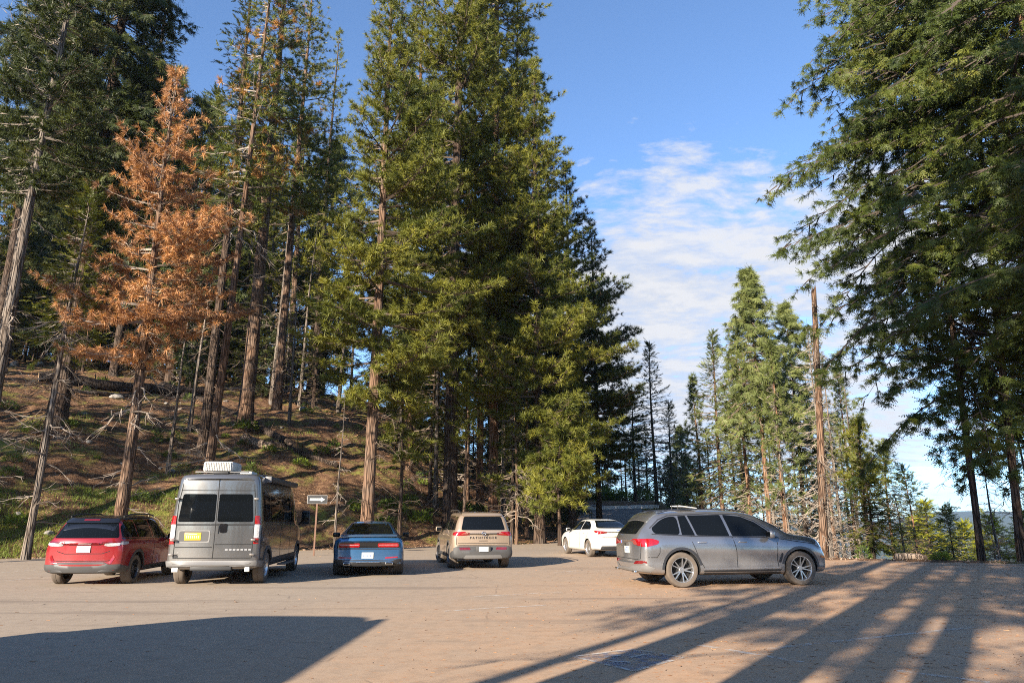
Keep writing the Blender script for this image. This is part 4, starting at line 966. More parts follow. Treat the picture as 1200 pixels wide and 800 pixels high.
# ================================================================= grey mid-size luxury SUV, side view
def grey_suv():
    hd = R(79); wr_, wf_ = (0.84, -1.40), (0.84, 1.575)
    ox, oy = place_from((801, 688), (0.90, -1.40), hd)
    c = Car('parked_car', 'dusty metallic grey SUV parked sideways facing the right edge, nearest of the cars', 'car', ox, oy, hd, paint('paint_grey', (0.29, 0.29, 0.295), 0.8, 0.20, 0.35))
    c.wz = 0.385
    c.body([[-2.46, .52, .78, .96, .76, 1.02, .66], [-2.43, .36, .90, 1.02, .84, 1.12, .70], [-2.34, .31, .955, 1.07, .88, 1.24, .70], [-2.20, .28, .98, 1.10, .90, 1.36, .67], [-2.05, .27, .99, 1.12, .91, 1.50, .665], [-1.90, .26, .998, 1.125, .92, 1.615, .66], [-1.72, .26, 1.0, 1.125, .92, 1.665, .66],
            [-1.3, .25, 1.0, 1.115, .925, 1.70, .655], [-0.5, .24, .99, 1.095, .925, 1.722, .66], [0.1, .24, .99, 1.08, .925, 1.705, .66], [0.5, .24, .99, 1.07, .92, 1.65, .645], [0.85, .24, .99, 1.065, .915, 1.53, .64], [1.15, .24, .995, 1.065, .905, 1.38, .68],
            [1.4, .25, 1.0, 1.06, .90, 1.20, .74], [1.6, .25, 1.0, 1.045, .90, 1.145, .76], [1.95, .26, .985, 1.00, .88, 1.11, .74], [2.2, .27, .95, .94, .84, 1.06, .70], [2.36, .28, .90, .84, .78, .98, .64], [2.44, .33, .84, .72, .72, .86, .58], [2.47, .42, .76, .64, .64, .74, .50]],
           (-1.40, 1.575), 0.435, plan=0.09)
    G = M['glass']
    for v in 'RL':
        c.patch('window', G, [(v, roundp([(-2.00, 1.175), (-1.38, 1.145), (-1.38, 1.56), (-1.62, 1.545), (-1.82, 1.46), (-2.04, 1.29)], 0.10))], off=0.004)
        c.patch('window', G, [(v, roundp([(-1.34, 1.145), (-1.02, 1.135), (-1.15, 1.575), (-1.34, 1.565)], 0.02))], off=0.004)
        c.patch('window', G, [(v, roundp([(-0.97, 1.135), (-0.16, 1.115), (-0.27, 1.595), (-1.10, 1.58)], 0.03))], off=0.004)
        c.patch('window', G, [(v, roundp([(-0.09, 1.115), (0.96, 1.105), (0.88, 1.22), (0.60, 1.42), (0.25, 1.555), (-0.20, 1.597)], 0.04))], off=0.004)
        c.patch('window_trim', M['alloy_dark'], [(v, fat([(-2.06, 1.165), (-1.0, 1.118), (1.08, 1.082)], 0.022)), (v, fat([(-2.07, 1.29), (-1.84, 1.485), (-1.6, 1.575), (-0.6, 1.622), (0.20, 1.60), (0.60, 1.46), (0.93, 1.235)], 0.018))], off=0.007, res=0.08, thick=0.008)
        c.patch('arch_trim', M['alloy_dark'], [(v, ringpoly(-1.40, .385, .440, .495, 12, 178))], off=0.010, thick=0.02)
        c.patch('arch_trim', M['alloy_dark'], [(v, ringpoly(1.575, .385, .440, .495, 2, 168))], off=0.010, thick=0.02)
        c.patch('sill_trim', M['alloy'], [(v, fat([(-0.86, .395), (1.05, .405)], 0.028))], off=0.010, thick=0.015)
        c.patch('lower_sill', M['black'], [(v, [(-0.90, .265), (1.09, .265), (1.06, .375), (-0.88, .365)])], off=0.006)
        c.patch('side_vent', M['black'], [(v, roundp([(1.00, .52), (1.07, .52), (1.14, .72), (1.10, .74)], 0.02))], off=0.006)
        c.patch('headlight', M['lamp_clear'], [(v, roundp([(2.03, .90), (2.28, .83), (2.34, .90), (2.16, .99)], 0.03)), ('F', roundp([(sg_ := (1 if v == 'R' else -1)) and (sg_ * .50, .76), (sg_ * .74, .80), (sg_ * .74, .90), (sg_ * .52, .88)], 0.02))], off=0.006)
        sgx = 1 if v == 'R' else -1
        c.patch('taillight', M['lamp_red'], [(v, roundp([(-2.40, .90), (-2.22, .885), (-1.96, .95), (-1.93, 1.02), (-2.08, 1.065), (-2.40, 1.055)], 0.03)), ('B', roundp([(sgx * .44, .94), (sgx * .80, .90), (sgx * .80, 1.06), (sgx * .46, 1.03)], 0.02))], off=0.012, thick=0.03)
        c.patch('reflector', M['lamp_darkred'], [('B', roundp([(sgx * .55, .50), (sgx * .84, .52), (sgx * .84, .585), (sgx * .56, .565)], 0.02)), (v, roundp([(-2.42, .52), (-2.22, .53), (-2.24, .58), (-2.42, .59)], 0.015))], off=0.008)
        c.patch('reflector', M['lamp_orange'], [(v, roundp([(2.12, .62), (2.26, .60), (2.27, .64), (2.13, .67)], 0.015))], off=0.008)
        hl = c.surf(v, -0.80, .985)
        for hy in (-0.88, 0.14):
            hl = c.surf(v, hy, .985); c.box('door_handle', M['alloy'], (hl.x + sgx * 0.018, hy, .985), (0.03, 0.21, 0.03), 0.012)
    seams(c, [(v, p) for v in 'RL' for p in ([(-1.12, 1.12), (-1.12, .98), (-0.98, .62), (-0.86, .42)], [(-0.10, 1.11), (-0.04, .80), (-0.04, .42)], [(1.02, 1.08), (1.02, .95), (0.98, .60), (1.0, .42)], [(1.1, 1.05), (1.7, .965), (2.05, .925)], [(-2.2, .66), (-2.0, .66), (-1.93, .76), (-1.92, .88)])] +
          [('B', [(-.78, .62), (-.6, .60), (.6, .60), (.78, .62)]), ('B', [(-.80, .62), (-.84, .95)]), ('B', [(.80, .62), (.84, .95)])])
    c.patch('rear_window', G, [('B', roundp([(-.62, 1.16), (.62, 1.16), (.53, 1.52), (-.53, 1.52)], 0.06))], off=0.004)
    c.patch('windscreen', G, [('F', roundp([(-.76, 1.20), (.76, 1.20), (.60, 1.57), (-.60, 1.57)], 0.05))], off=0.004)
    c.patch('spoiler', c.paint, [('T', roundp([(-.62, -2.08), (.62, -2.08), (.60, -1.78), (-.60, -1.78)], 0.05))], off=0.02, thick=0.03)
    c.patch('bumper_trim', M['silver_plastic'], [('B', roundp([(-.62, .33), (.62, .33), (.80, .46), (.66, .47), (.55, .41), (-.55, .41), (-.66, .47), (-.80, .46)], 0.02)), ('R', roundp([(-2.42, .36), (-2.15, .33), (-2.05, .43), (-2.25, .49), (-2.41, .47)], 0.02)), ('L', roundp([(-2.42, .36), (-2.15, .33), (-2.05, .43), (-2.25, .49), (-2.41, .47)], 0.02))], off=0.010)
    c.patch('grille', M['black'], [('F', roundp([(-.50, .60), (-.08, .62), (-.08, .86), (-.42, .86)], 0.04)), ('F', roundp([(.50, .60), (.08, .62), (.08, .86), (.42, .86)], 0.04)), ('F', roundp([(-.7, .36), (.7, .36), (.62, .50), (-.62, .50)], 0.03))], off=0.006)
    o, bm = c.plate('B', 0.0, .80); bobj('plate_print', bm, M['plate_blue'], o)
    c.box('badge', M['plate_blue'], (0, -2.485, .98), (0.07, 0.012, 0.07), 0.004)
    for sg_ in (1, -1):
        pts = [(sg_ * .635, -1.80, 1.63), (sg_ * .642, -1.55, 1.69), (sg_ * .645, -0.8, 1.725), (sg_ * .642, 0.1, 1.715), (sg_ * .63, 0.42, 1.66)]
        c.tube('roof_rail', M['alloy_dark'], pts, 0.013)
        c.box('exhaust_tip', M['chrome'], (sg_ * .58, -2.40, .33), (0.17, 0.08, 0.06), 0.015)
    c.mirror(1.075, 0.80, 1.15, c.paint, (0.22, 0.13, 0.17))
    # glass roof panel tilted open
    rt = Matrix.Rotation(R(-7), 3, 'X')
    c.box('sunroof', M['white_plastic'], (0.28, -0.98, 1.775), (0.56, 0.44, 0.025), 0.01, rot=rt)
    c.tube('sunroof_strut', M['black'], [(0.1, -1.2, 1.68), (0.1, -1.2, 1.82)], 0.012); c.tube('sunroof_strut', M['black'], [(0.46, -1.2, 1.66), (0.46, -1.2, 1.82)], 0.012)
    for y_ in (-1.40, 1.575):
        for sx in (1, -1): c.wheel(sx * 0.855, y_, 0.385, 0.27, 10, 0.275, 'alloy', 'rubber_dusty')
    return c
# ================================================================= red compact SUV
def red_suv():
    hd = R(-6); ox, oy = place_from((150, 683), (0.78, -1.28), hd)
    pm = paint('paint_red', (0.29, 0.005, 0.011), 0.35, 0.18, 0.25)
    c = Car('parked_car', 'red compact SUV with a black roof at the left end of the parked row', 'car', ox, oy, hd, pm); c.wz = 0.35
    c.body([[-2.20, .50, .76, .92, .74, .98, .62], [-2.17, .34, .86, .98, .80, 1.08, .64], [-2.05, .30, .905, 1.04, .84, 1.24, .64], [-1.92, .28, .92, 1.06, .85, 1.42, .63], [-1.80, .27, .93, 1.065, .86, 1.55, .63], [-1.6, .26, .935, 1.07, .865, 1.60, .62],
            [-1.0, .25, .935, 1.065, .87, 1.635, .62], [-0.2, .25, .93, 1.045, .87, 1.64, .625], [0.3, .25, .93, 1.03, .86, 1.61, .61], [0.6, .25, .93, 1.02, .86, 1.50, .60], [0.95, .25, .935, 1.01, .85, 1.25, .64], [1.2, .25, .935, 1.00, .85, 1.10, .70], [1.6, .26, .925, .97, .83, 1.06, .70],
            [1.95, .28, .90, .92, .80, 1.01, .66], [2.1, .30, .86, .82, .76, .94, .60], [2.18, .36, .80, .72, .70, .80, .54], [2.2, .44, .72, .64, .62, .70, .46]], (-1.28, 1.36), 0.40, plan=0.07)
    G = M['glass']
    c.patch('roof_panel', M['blackgloss'], [('T', roundp([(-.60, -1.98), (.60, -1.98), (.59, 0.32), (-.59, 0.32)], 0.05))], off=0.006, res=0.10)
    c.patch('rear_spoiler', M['blackgloss'], [('B', roundp([(-.61, 1.44), (.61, 1.44), (.56, 1.56), (-.56, 1.56)], 0.03))], off=0.03, thick=0.06)
    c.patch('rear_window', G, [('B', roundp([(-.73, 1.10), (.73, 1.10), (.60, 1.46), (-.60, 1.46)], 0.05))], off=0.005)
    c.patch('brake_light', M['lamp_darkred'], [('B', rrect(-.18, 1.485, .18, 1.515, .01))], off=0.038)
    for v, sg in (('R', 1), ('L', -1)):
        c.patch('window', G, [(v, roundp([(-1.95, 1.11), (-1.22, 1.11), (-1.22, 1.47), (-1.68, 1.50), (-1.86, 1.36)], 0.04))], off=0.004)
        c.patch('window', G, [(v, roundp([(-1.17, 1.105), (-0.30, 1.085), (-0.36, 1.52), (-1.17, 1.52)], 0.03))], off=0.004)
        c.patch('window', G, [(v, roundp([(-0.24, 1.085), (0.72, 1.06), (0.45, 1.35), (0.20, 1.50), (-0.28, 1.53)], 0.04))], off=0.004)
        c.patch('pillar_trim', M['blackgloss'], [(v, [(-1.98, 1.075), (0.86, 1.035), (0.86, 1.055), (-1.98, 1.10)]), (v, [(-1.88, 1.51), (0.2, 1.55), (0.2, 1.57), (-1.8, 1.57)])], off=0.005, res=0.08)
        c.patch('cladding', M['grey_plastic'], [(v, ringpoly(-1.28, .35, .405, .47, 0, 180))], off=0.012)
        c.patch('cladding', M['grey_plastic'], [(v, ringpoly(1.36, .35, .405, .47, 0, 180))], off=0.012)
        c.patch('cladding', M['grey_plastic'], [(v, [(-0.82, .27), (0.90, .27), (0.90, .40), (-0.82, .40)])], off=0.010)
        c.patch('taillight', M['lamp_clear'], [(v, roundp([(-2.12, .935), (-1.86, .955), (-1.80, 1.01), (-2.1, 1.02)], 0.02)), ('B', roundp([(sg * .46, .93), (sg * .56, .91), (sg * .80, .925), (sg * .80, .99), (sg * .48, .98)], 0.02))], off=0.010)
        c.patch('taillight_lens', M['lamp_darkred'], [('B', roundp([(sg * .42, .975), (sg * .80, .99), (sg * .80, 1.03), (sg * .42, 1.01)], 0.01))], off=0.014)
        c.patch('reflector', M['lamp_red'], [('B', roundp([(sg * .62, .56), (sg * .66, .50), (sg * .74, .66), (sg * .70, .72)], 0.01))], off=0.008)
        c.patch('headlight', M['lamp_clear'], [('F', roundp([(sg * .44, .80), (sg * .72, .80), (sg * .72, .89), (sg * .46, .88)], 0.02))], off=0.008)
        for hy in (-0.86, 0.10):
            hl = c.surf(v, hy, .94); c.box('door_handle', c.paint, (hl.x + sg * 0.018, hy, .94), (0.03, 0.19, 0.03), 0.012)
        c.tube('roof_rail', M['black'], [(sg * .62, -1.62, 1.60), (sg * .63, -1.3, 1.655), (sg * .63, -0.1, 1.665), (sg * .62, 0.25, 1.62)], 0.018)
    c.patch('windscreen', G, [('F', roundp([(-.68, 1.10), (.68, 1.10), (.55, 1.52), (-.55, 1.52)], 0.05))], off=0.004)
    c.patch('grille', M['blackgloss'], [('F', roundp([(-.42, .78), (.42, .78), (.42, .87), (-.42, .87)], 0.02)), ('F', roundp([(-.6, .40), (.6, .40), (.6, .56), (-.6, .56)], 0.02))], off=0.006)
    c.patch('rear_bumper', M['grey_plastic'], [('B', roundp([(-.86, .36), (-.80, .30), (.80, .30), (.86, .36), (.86, .50), (.62, .50), (.50, .545), (-.50, .545), (-.62, .50), (-.86, .50)], 0.02)), ('R', [(-2.14, .34), (-1.72, .30), (-1.70, .42), (-2.12, .50)]), ('L', [(-2.14, .34), (-1.72, .30), (-1.70, .42), (-2.12, .50)])], off=0.014)
    seams(c, [('B', [(-.78, .62), (-.55, .575), (.55, .575), (.78, .62)]), ('B', [(-.60, .80), (-.42, .74), (.42, .74), (.60, .80)])] + [(v, p) for v in 'RL' for p in ([(-0.28, 1.08), (-0.28, .42)], [(0.78, 1.05), (0.78, .5), (0.86, .42)], [(-1.2, 1.1), (-1.2, .85), (-0.9, .55)])])
    o, bm = c.plate('B', 0.0, .845, mat='plate_white'); bobj('plate_print', bm, M['plate_green'], o)
    c.patch('tailgate_strip', c.paint, [('B', roundp([(-.36, .955), (.36, .955), (.36, .99), (-.36, .99)], 0.01))], off=0.02, thick=0.03)
    c.mirror(0.98, 0.72, 1.08, c.paint, (0.19, 0.12, 0.15))
    for y_ in (-1.28, 1.36):
        for sx in (1, -1): c.wheel(sx * 0.79, y_, 0.345, 0.23, 10, 0.235, 'alloy_dark', 'rubber_dusty')
    return c
# ================================================================= camper van
def camper_van(ox, oy, hd, label, pm):
    c = Car('camper_van', label, 'camper van', ox, oy, hd, pm); c.wz = 0.36
    def rf(zb, w_, zbt, wb, zt, wr):
        return [(0, zb), (w_ * .86, zb), (w_ * .97, zb + .04), (w_, zb + .14), (w_ * .998, zb + .45), (w_ * .998, zbt - .3), (w_ * .995, zbt - .02), (wb, zbt + .02), (wb + (wr - wb) * .30, zbt + (zt - zbt) * .45), (wb + (wr - wb) * .62, zbt + (zt - zbt) * .80), (wr + (wb - wr) * .10, zt - .075), (wr * .93, zt - .022), (wr * .55, zt - .004), (0, zt)]
    c.body([[-3.0, .50, .93, 1.35, .91, 2.40, .78], [-2.965, .42, .985, 1.37, .965, 2.48, .83], [-2.90, .38, 1.005, 1.38, .99, 2.515, .86], [-2.6, .36, 1.015, 1.38, 1.0, 2.535, .87], [0.8, .34, 1.02, 1.38, 1.0, 2.535, .87], [1.25, .34, 1.02, 1.36, 1.0, 2.50, .86], [1.55, .34, 1.02, 1.33, .99, 2.40, .84], [1.95, .34, 1.02, 1.30, .97, 2.05, .80],
            [2.3, .34, 1.01, 1.25, .94, 1.66, .78], [2.5, .34, .995, 1.20, .90, 1.42, .76], [2.7, .34, .97, 1.12, .86, 1.28, .72], [2.88, .34, .93, 1.0, .80, 1.12, .66], [2.97, .38, .88, .86, .74, .95, .6], [3.0, .46, .80, .74, .66, .82, .5]], (-1.98, 2.06), 0.415, ringf=rf, plan=0.05, name='body')
    G = M['glass']
    # rear: two doors, windows, cladding
    for sg in (-1, 1):
        c.patch('rear_window', G, [('B', roundp([(sg * .03, 1.42), (sg * .83, 1.42), (sg * .765, 2.05), (sg * .03, 2.05)], 0.05))], off=0.006)
        c.patch('taillight', M['lamp_red'], [('B', roundp([(sg * .865, 1.37), (sg * .965, 1.37), (sg * .955, 1.56), (sg * .865, 1.56)], 0.015)), ('R' if sg > 0 else 'L', roundp([(-2.95, 1.36), (-2.86, 1.36), (-2.86, 1.55), (-2.95, 1.56)], 0.01))], off=0.014)
        c.patch('reversing_light', M['lamp_clear'], [('B', roundp([(sg * .865, 1.06), (sg * .965, 1.06), (sg * .965, 1.365), (sg * .865, 1.365)], 0.015)), ('R' if sg > 0 else 'L', roundp([(-2.95, 1.06), (-2.87, 1.06), (-2.87, 1.355), (-2.95, 1.355)], 0.01))], off=0.012)
        c.patch('taillight', M['lamp_red'], [('B', roundp([(sg * .865, .93), (sg * .965, .93), (sg * .965, 1.055), (sg * .865, 1.055)], 0.015)), ('R' if sg > 0 else 'L', roundp([(-2.95, .93), (-2.87, .93), (-2.87, 1.05), (-2.95, 1.05)], 0.01))], off=0.014)
        for zz_ in (1.94, 1.02, .70): c.box('door_hinge', c.paint, (sg * .875, -2.985, zz_), (0.10, 0.05, 0.05), 0.01)
        c.box('trailer_socket', M['white_plastic'], (sg * .78, -2.90, .37), (0.14 if sg < 0 else .11, 0.06, 0.10), 0.015)
    c.patch('bumper', M['silver_plastic'], [('B', roundp([(-.96, .46), (.96, .46), (.96, .56), (-.96, .56)], 0.02)), ('R', roundp([(-2.96, .45), (-2.5, .42), (-2.5, .54), (-2.96, .57)], .01)), ('L', roundp([(-2.96, .45), (-2.5, .42), (-2.5, .54), (-2.96, .57)], .01))], off=0.03, thick=0.05)
    c.patch('plate_recess', M['silver_plastic'], [('B', roundp([(-.80, .96), (-.10, .96), (-.10, 1.235), (-.80, 1.235)], 0.04))], off=0.006)
    c.patch('plate_recess', M['grey_plastic'], [('B', roundp([(-.77, .99), (-.13, .99), (-.13, 1.215), (-.77, 1.215)], 0.04))], off=0.009)
    o, bm = c.plate('B', -.47, 1.10, .36, .17, 'plate_yellow'); bobj('plate_print', bm, M['plate_cream'], o)
    c.patch('badge', M['blackgloss'], [('B', roundp([(.10, 1.19), (.18, 1.17), (.26, 1.19), (.27, 1.36), (.22, 1.39), (.18, 1.36), (.14, 1.39), (.09, 1.36)], 0.02))], off=0.014)
    c.patch('lettering_strip', M['alloy'], [('B', rrect(.26 + .085 * i, .785, .32 + .085 * i, .82, .005)) for i in range(7)], off=0.010, res=.05)
    c.patch('door_handle', M['black'], [('B', roundp([(.045, 1.16), (.075, 1.16), (.075, 1.34), (.045, 1.34)], 0.01))], off=0.018)
    seams(c, [('B', [(0, .60), (0, 2.42)]), ('B', [(-.85, .62), (.85, .62)]), ('B', [(-.85, 1.375), (.85, 1.375)]), ('B', [(-.85, 1.345), (.85, 1.345)]), ('B', [(-.85, .62), (-.855, 1.8), (-.80, 2.18), (-.78, 2.38), (.78, 2.38), (.80, 2.18), (.855, 1.8), (.85, .62)]), ('B', [(-.82, 2.13), (.82, 2.13)]), ('B', [(-.83, .86), (-.03, .86)]), ('B', [(.03, .92), (.83, .92)])], 0.016)
    seams(c, [(v, p) for v in 'RL' for p in ([(-2.4, 1.40), (2.0, 1.40)], [(-.55, .42), (-.55, 2.2)], [(.72, .42), (.72, 2.2)], [(1.75, .44), (1.75, 1.35)], [(-2.9, .95), (-2.4, .95)])], 0.016)
    for v in 'RL':
        c.patch('window_band', M['blackgloss'], [(v, roundp([(-2.72, 1.42), (1.98, 1.40), (1.86, 1.64), (1.52, 2.05), (1.3, 2.12), (-2.72, 2.12)], 0.06))], off=0.003)
        c.patch('side_window', G, [(v, roundp([(-2.6, 1.46), (-1.95, 1.46), (-1.95, 2.04), (-2.6, 2.04)], 0.08))], off=0.006)
        c.patch('side_window', G, [(v, roundp([(-1.85, 1.46), (-.62, 1.46), (-.62, 2.04), (-1.85, 2.04)], 0.06))], off=0.006)
        c.patch('side_window', G, [(v, roundp([(-.50, 1.46), (.66, 1.46), (.66, 2.04), (-.50, 2.04)], 0.06))], off=0.006)
        c.patch('side_window', G, [(v, roundp([(.80, 1.38), (1.95, 1.34), (1.82, 1.62), (1.50, 1.98), (.80, 2.02)], 0.06))], off=0.006)
        c.patch('sill_cladding', M['grey_plastic'], [(v, [(-1.50, .36), (1.58, .36), (1.58, .55), (-1.50, .55)])], off=0.012)
        for ay in (-1.98, 2.06): c.patch('arch_trim', M['grey_plastic'], [(v, ringpoly(ay, .36, .42, .50, 12, 168))], off=0.012)
    c.patch('windscreen', G, [('F', roundp([(-.84, 1.36), (.84, 1.36), (.72, 2.24), (-.72, 2.24)], 0.06))], off=0.006)
    c.patch('grille', M['black'], [('F', roundp([(-.55, .62), (.55, .62), (.5, .92), (-.5, .92)], 0.03))], off=0.008)
    for sg in (1, -1): c.patch('headlight', M['lamp_clear'], [('F', roundp([(sg * .58, .84), (sg * .78, .86), (sg * .80, 1.08), (sg * .66, 1.0)], 0.02))], off=0.008)
    # roof: air conditioner, vent, solar tray, awning
    ac = c.box('air_conditioner', M['white_plastic'], (-.10, -2.42, 2.685), (.68, .82, .25), 0.06)
    bm = bmesh.new(); b_box(bm, (0, -.405, 0), (.60, .02, .20), .01); bobj('grille_frame', bm, M['grey_plastic'], ac)
    bm = bmesh.new()
    for i in range(16): b_box(bm, (-.28 + i * .0375, -.420, 0), (.017, .012, .19), 0)
    for i in range(4): b_box(bm, (0, -.424, -.07 + i * .046), (.58, .010, .010), 0)
    bobj('grille_bars', bm, M['white_plastic'], ac)
    c.box('roof_bracket', M['black'], (0, -2.86, 2.545), (.34, .12, .05), .01)
    c.box('roof_rack_bar', M['silver_plastic'], (0, -2.80, 2.560), (1.20, .05, .03), .012)
    c.box('roof_vent', M['white_plastic'], (.10, -1.30, 2.60), (.60, .60, .12), 0.05)
    c.box('solar_panel', M['blackgloss'], (.08, -.1, 2.60), (1.0, 1.35, .035), 0.008)
    c.box('awning', M['black'], (1.00, -.55, 2.42), (.13, 3.4, .14), 0.04)
    c.box('awning_bracket', M['silver_plastic'], (.95, -2.26, 2.42), (.16, .05, .16), 0.02)
    c.box('side_step', M['silver_plastic'], (1.08, .05, .34), (.22, 1.3, .04), 0.015)
    c.mirror(1.24, 1.80, 1.52, M['black'], (.24, .13, .38))
    c.box('tow_hitch', M['black'], (0, -2.90, .40), (.9, .14, .10), 0.02)
    for y_ in (-1.98, 2.06):
        for sx in (1, -1): c.wheel(sx * 0.885, y_, 0.358, 0.235, 10, 0.225, 'alloy', 'rubber_dusty', pair=False)
    return c
# ================================================================= blue coupe
def blue_coupe():
    hd = R(-10); ox, oy = place_from((467, 672), (0.86, -1.45), hd)
    c = Car('parked_car', 'metallic blue two-door coupe seen from behind, between the camper van and the beige SUV', 'car', ox, oy, hd, paint('paint_blue', (0.018, 0.105, 0.24), 0.55, 0.25, 0.25)); c.wz = 0.35
    c.body([[-2.50, .42, .80, .86, .80, .93, .70], [-2.46, .30, .90, .93, .87, 1.015, .76], [-2.35, .27, .935, .955, .89, 1.03, .78], [-2.1, .25, .95, .965, .90, 1.045, .78], [-1.85, .24, .957, .975, .90, 1.10, .72], [-1.5, .22, .96, .985, .89, 1.26, .62], [-1.1, .20, .95, .985, .87, 1.39, .58], [-0.6, .19, .94, .975, .86, 1.445, .575], [0.0, .19, .94, .97, .86, 1.44, .58],
            [0.35, .19, .94, .965, .86, 1.34, .58], [0.75, .19, .945, .96, .86, 1.13, .62], [1.0, .20, .95, .955, .86, 1.03, .70], [1.5, .21, .955, .94, .86, 1.02, .74], [2.1, .23, .945, .90, .86, .97, .74], [2.38, .25, .91, .84, .82, .90, .70], [2.48, .30, .86, .74, .76, .80, .64], [2.5, .38, .80, .66, .70, .72, .56]], (-1.45, 1.50), 0.405, plan=0.06)
    G = M['glass']
    c.patch('light_bar', M['blackgloss'], [('B', roundp([(-.84, .745), (.84, .745), (.83, .90), (-.83, .90)], 0.03))], off=0.008)
    for sg in (1, -1):
        c.patch('taillight', M['lamp_red'], [('B', roundp([(sg * .24, .768), (sg * .80, .768), (sg * .79, .875), (sg * .24, .875)], 0.04))], off=0.014)
        c.patch('taillight_bar', M['lamp_clear'], [('B', rrect(min(sg * .27, sg * .77), .822, max(sg * .27, sg * .77), .830, .003))], off=0.018, res=.05)
        c.patch('reflector', M['lamp_red'], [('B', roundp([(sg * .44, .47), (sg * .78, .49), (sg * .78, .525), (sg * .46, .51)], 0.01))], off=0.008)
        c.box('exhaust_tip', M['chrome'], (sg * .56, -2.44, .345), (.20, .10, .075), 0.02)
        c.box('exhaust_hole', M['well'], (sg * .56, -2.495, .345), (.16, .008, .045), 0.002)
        v = 'R' if sg > 0 else 'L'
        c.patch('window', G, [(v, roundp([(-1.55, 1.03), (-.95, 1.01), (-.95, 1.28), (-1.15, 1.27)], 0.03))], off=0.004)
        c.patch('window', G, [(v, roundp([(-.90, 1.01), (.70, .995), (.40, 1.20), (.05, 1.36), (-.85, 1.35)], 0.04))], off=0.004)
        c.patch('side_stripe', M['lamp_darkred'], [(v, rrect(-2.3, .62, -2.15, .65, .01))], off=0.006)
        hl = c.surf(v, -.70, .86); c.box('door_handle', c.paint, (hl.x + sg * .015, -.70, .86), (.03, .2, .03), .01)
        c.patch('headlight', M['lamp_clear'], [('F', roundp([(sg * .48, .68), (sg * .74, .68), (sg * .74, .80), (sg * .48, .80)], 0.04))], off=0.006)
    c.patch('rear_window', G, [('B', roundp([(-.66, 1.10), (.66, 1.10), (.50, 1.375), (-.50, 1.375)], 0.05))], off=0.005)
    c.patch('windscreen', G, [('F', roundp([(-.66, 1.06), (.66, 1.06), (.50, 1.39), (-.50, 1.39)], 0.05))], off=0.005)
    c.patch('grille', M['black'], [('F', roundp([(-.75, .66), (.75, .66), (.75, .80), (-.75, .80)], 0.03))], off=0.003)
    c.patch('diffuser', M['black'], [('B', roundp([(-.90, .29), (.90, .29), (.88, .46), (.5, .44), (-.5, .44), (-.88, .46)], 0.02))], off=0.008)
    c.box('diffuser_strip', M['chrome'], (0, -2.515, .385), (.62, .015, .012), .003)
    rt = Matrix.Rotation(R(8), 3, 'X'); c.box('spoiler', c.paint, (0, -2.36, 1.075), (1.50, .20, .03), .012, rot=rt)
    seams(c, [('B', [(-.80, .715), (.80, .715)]), ('B', [(-.72, .93), (.72, .93)])] + [(v, p) for v in 'RL' for p in ([(-.98, 1.0), (-1.0, .7), (-.9, .45)], [(.80, .98), (.78, .35)])])
    o, bm = c.plate('B', -.02, .555, mat='plate_white'); bobj('plate_print', bm, M['plate_blue'], o)
    c.tube('roof_aerial', M['black'], [(0, -1.0, 1.40), (0, -1.06, 1.46)], [.03, .012])
    c.mirror(1.06, 0.52, 1.03, M['blackgloss'], (.22, .11, .14))
    for y_ in (-1.45, 1.50):
        for sx in (1, -1): c.wheel(sx * 0.82, y_, 0.355, 0.27, 10, 0.255, 'alloy_dark', 'rubber')
    return c
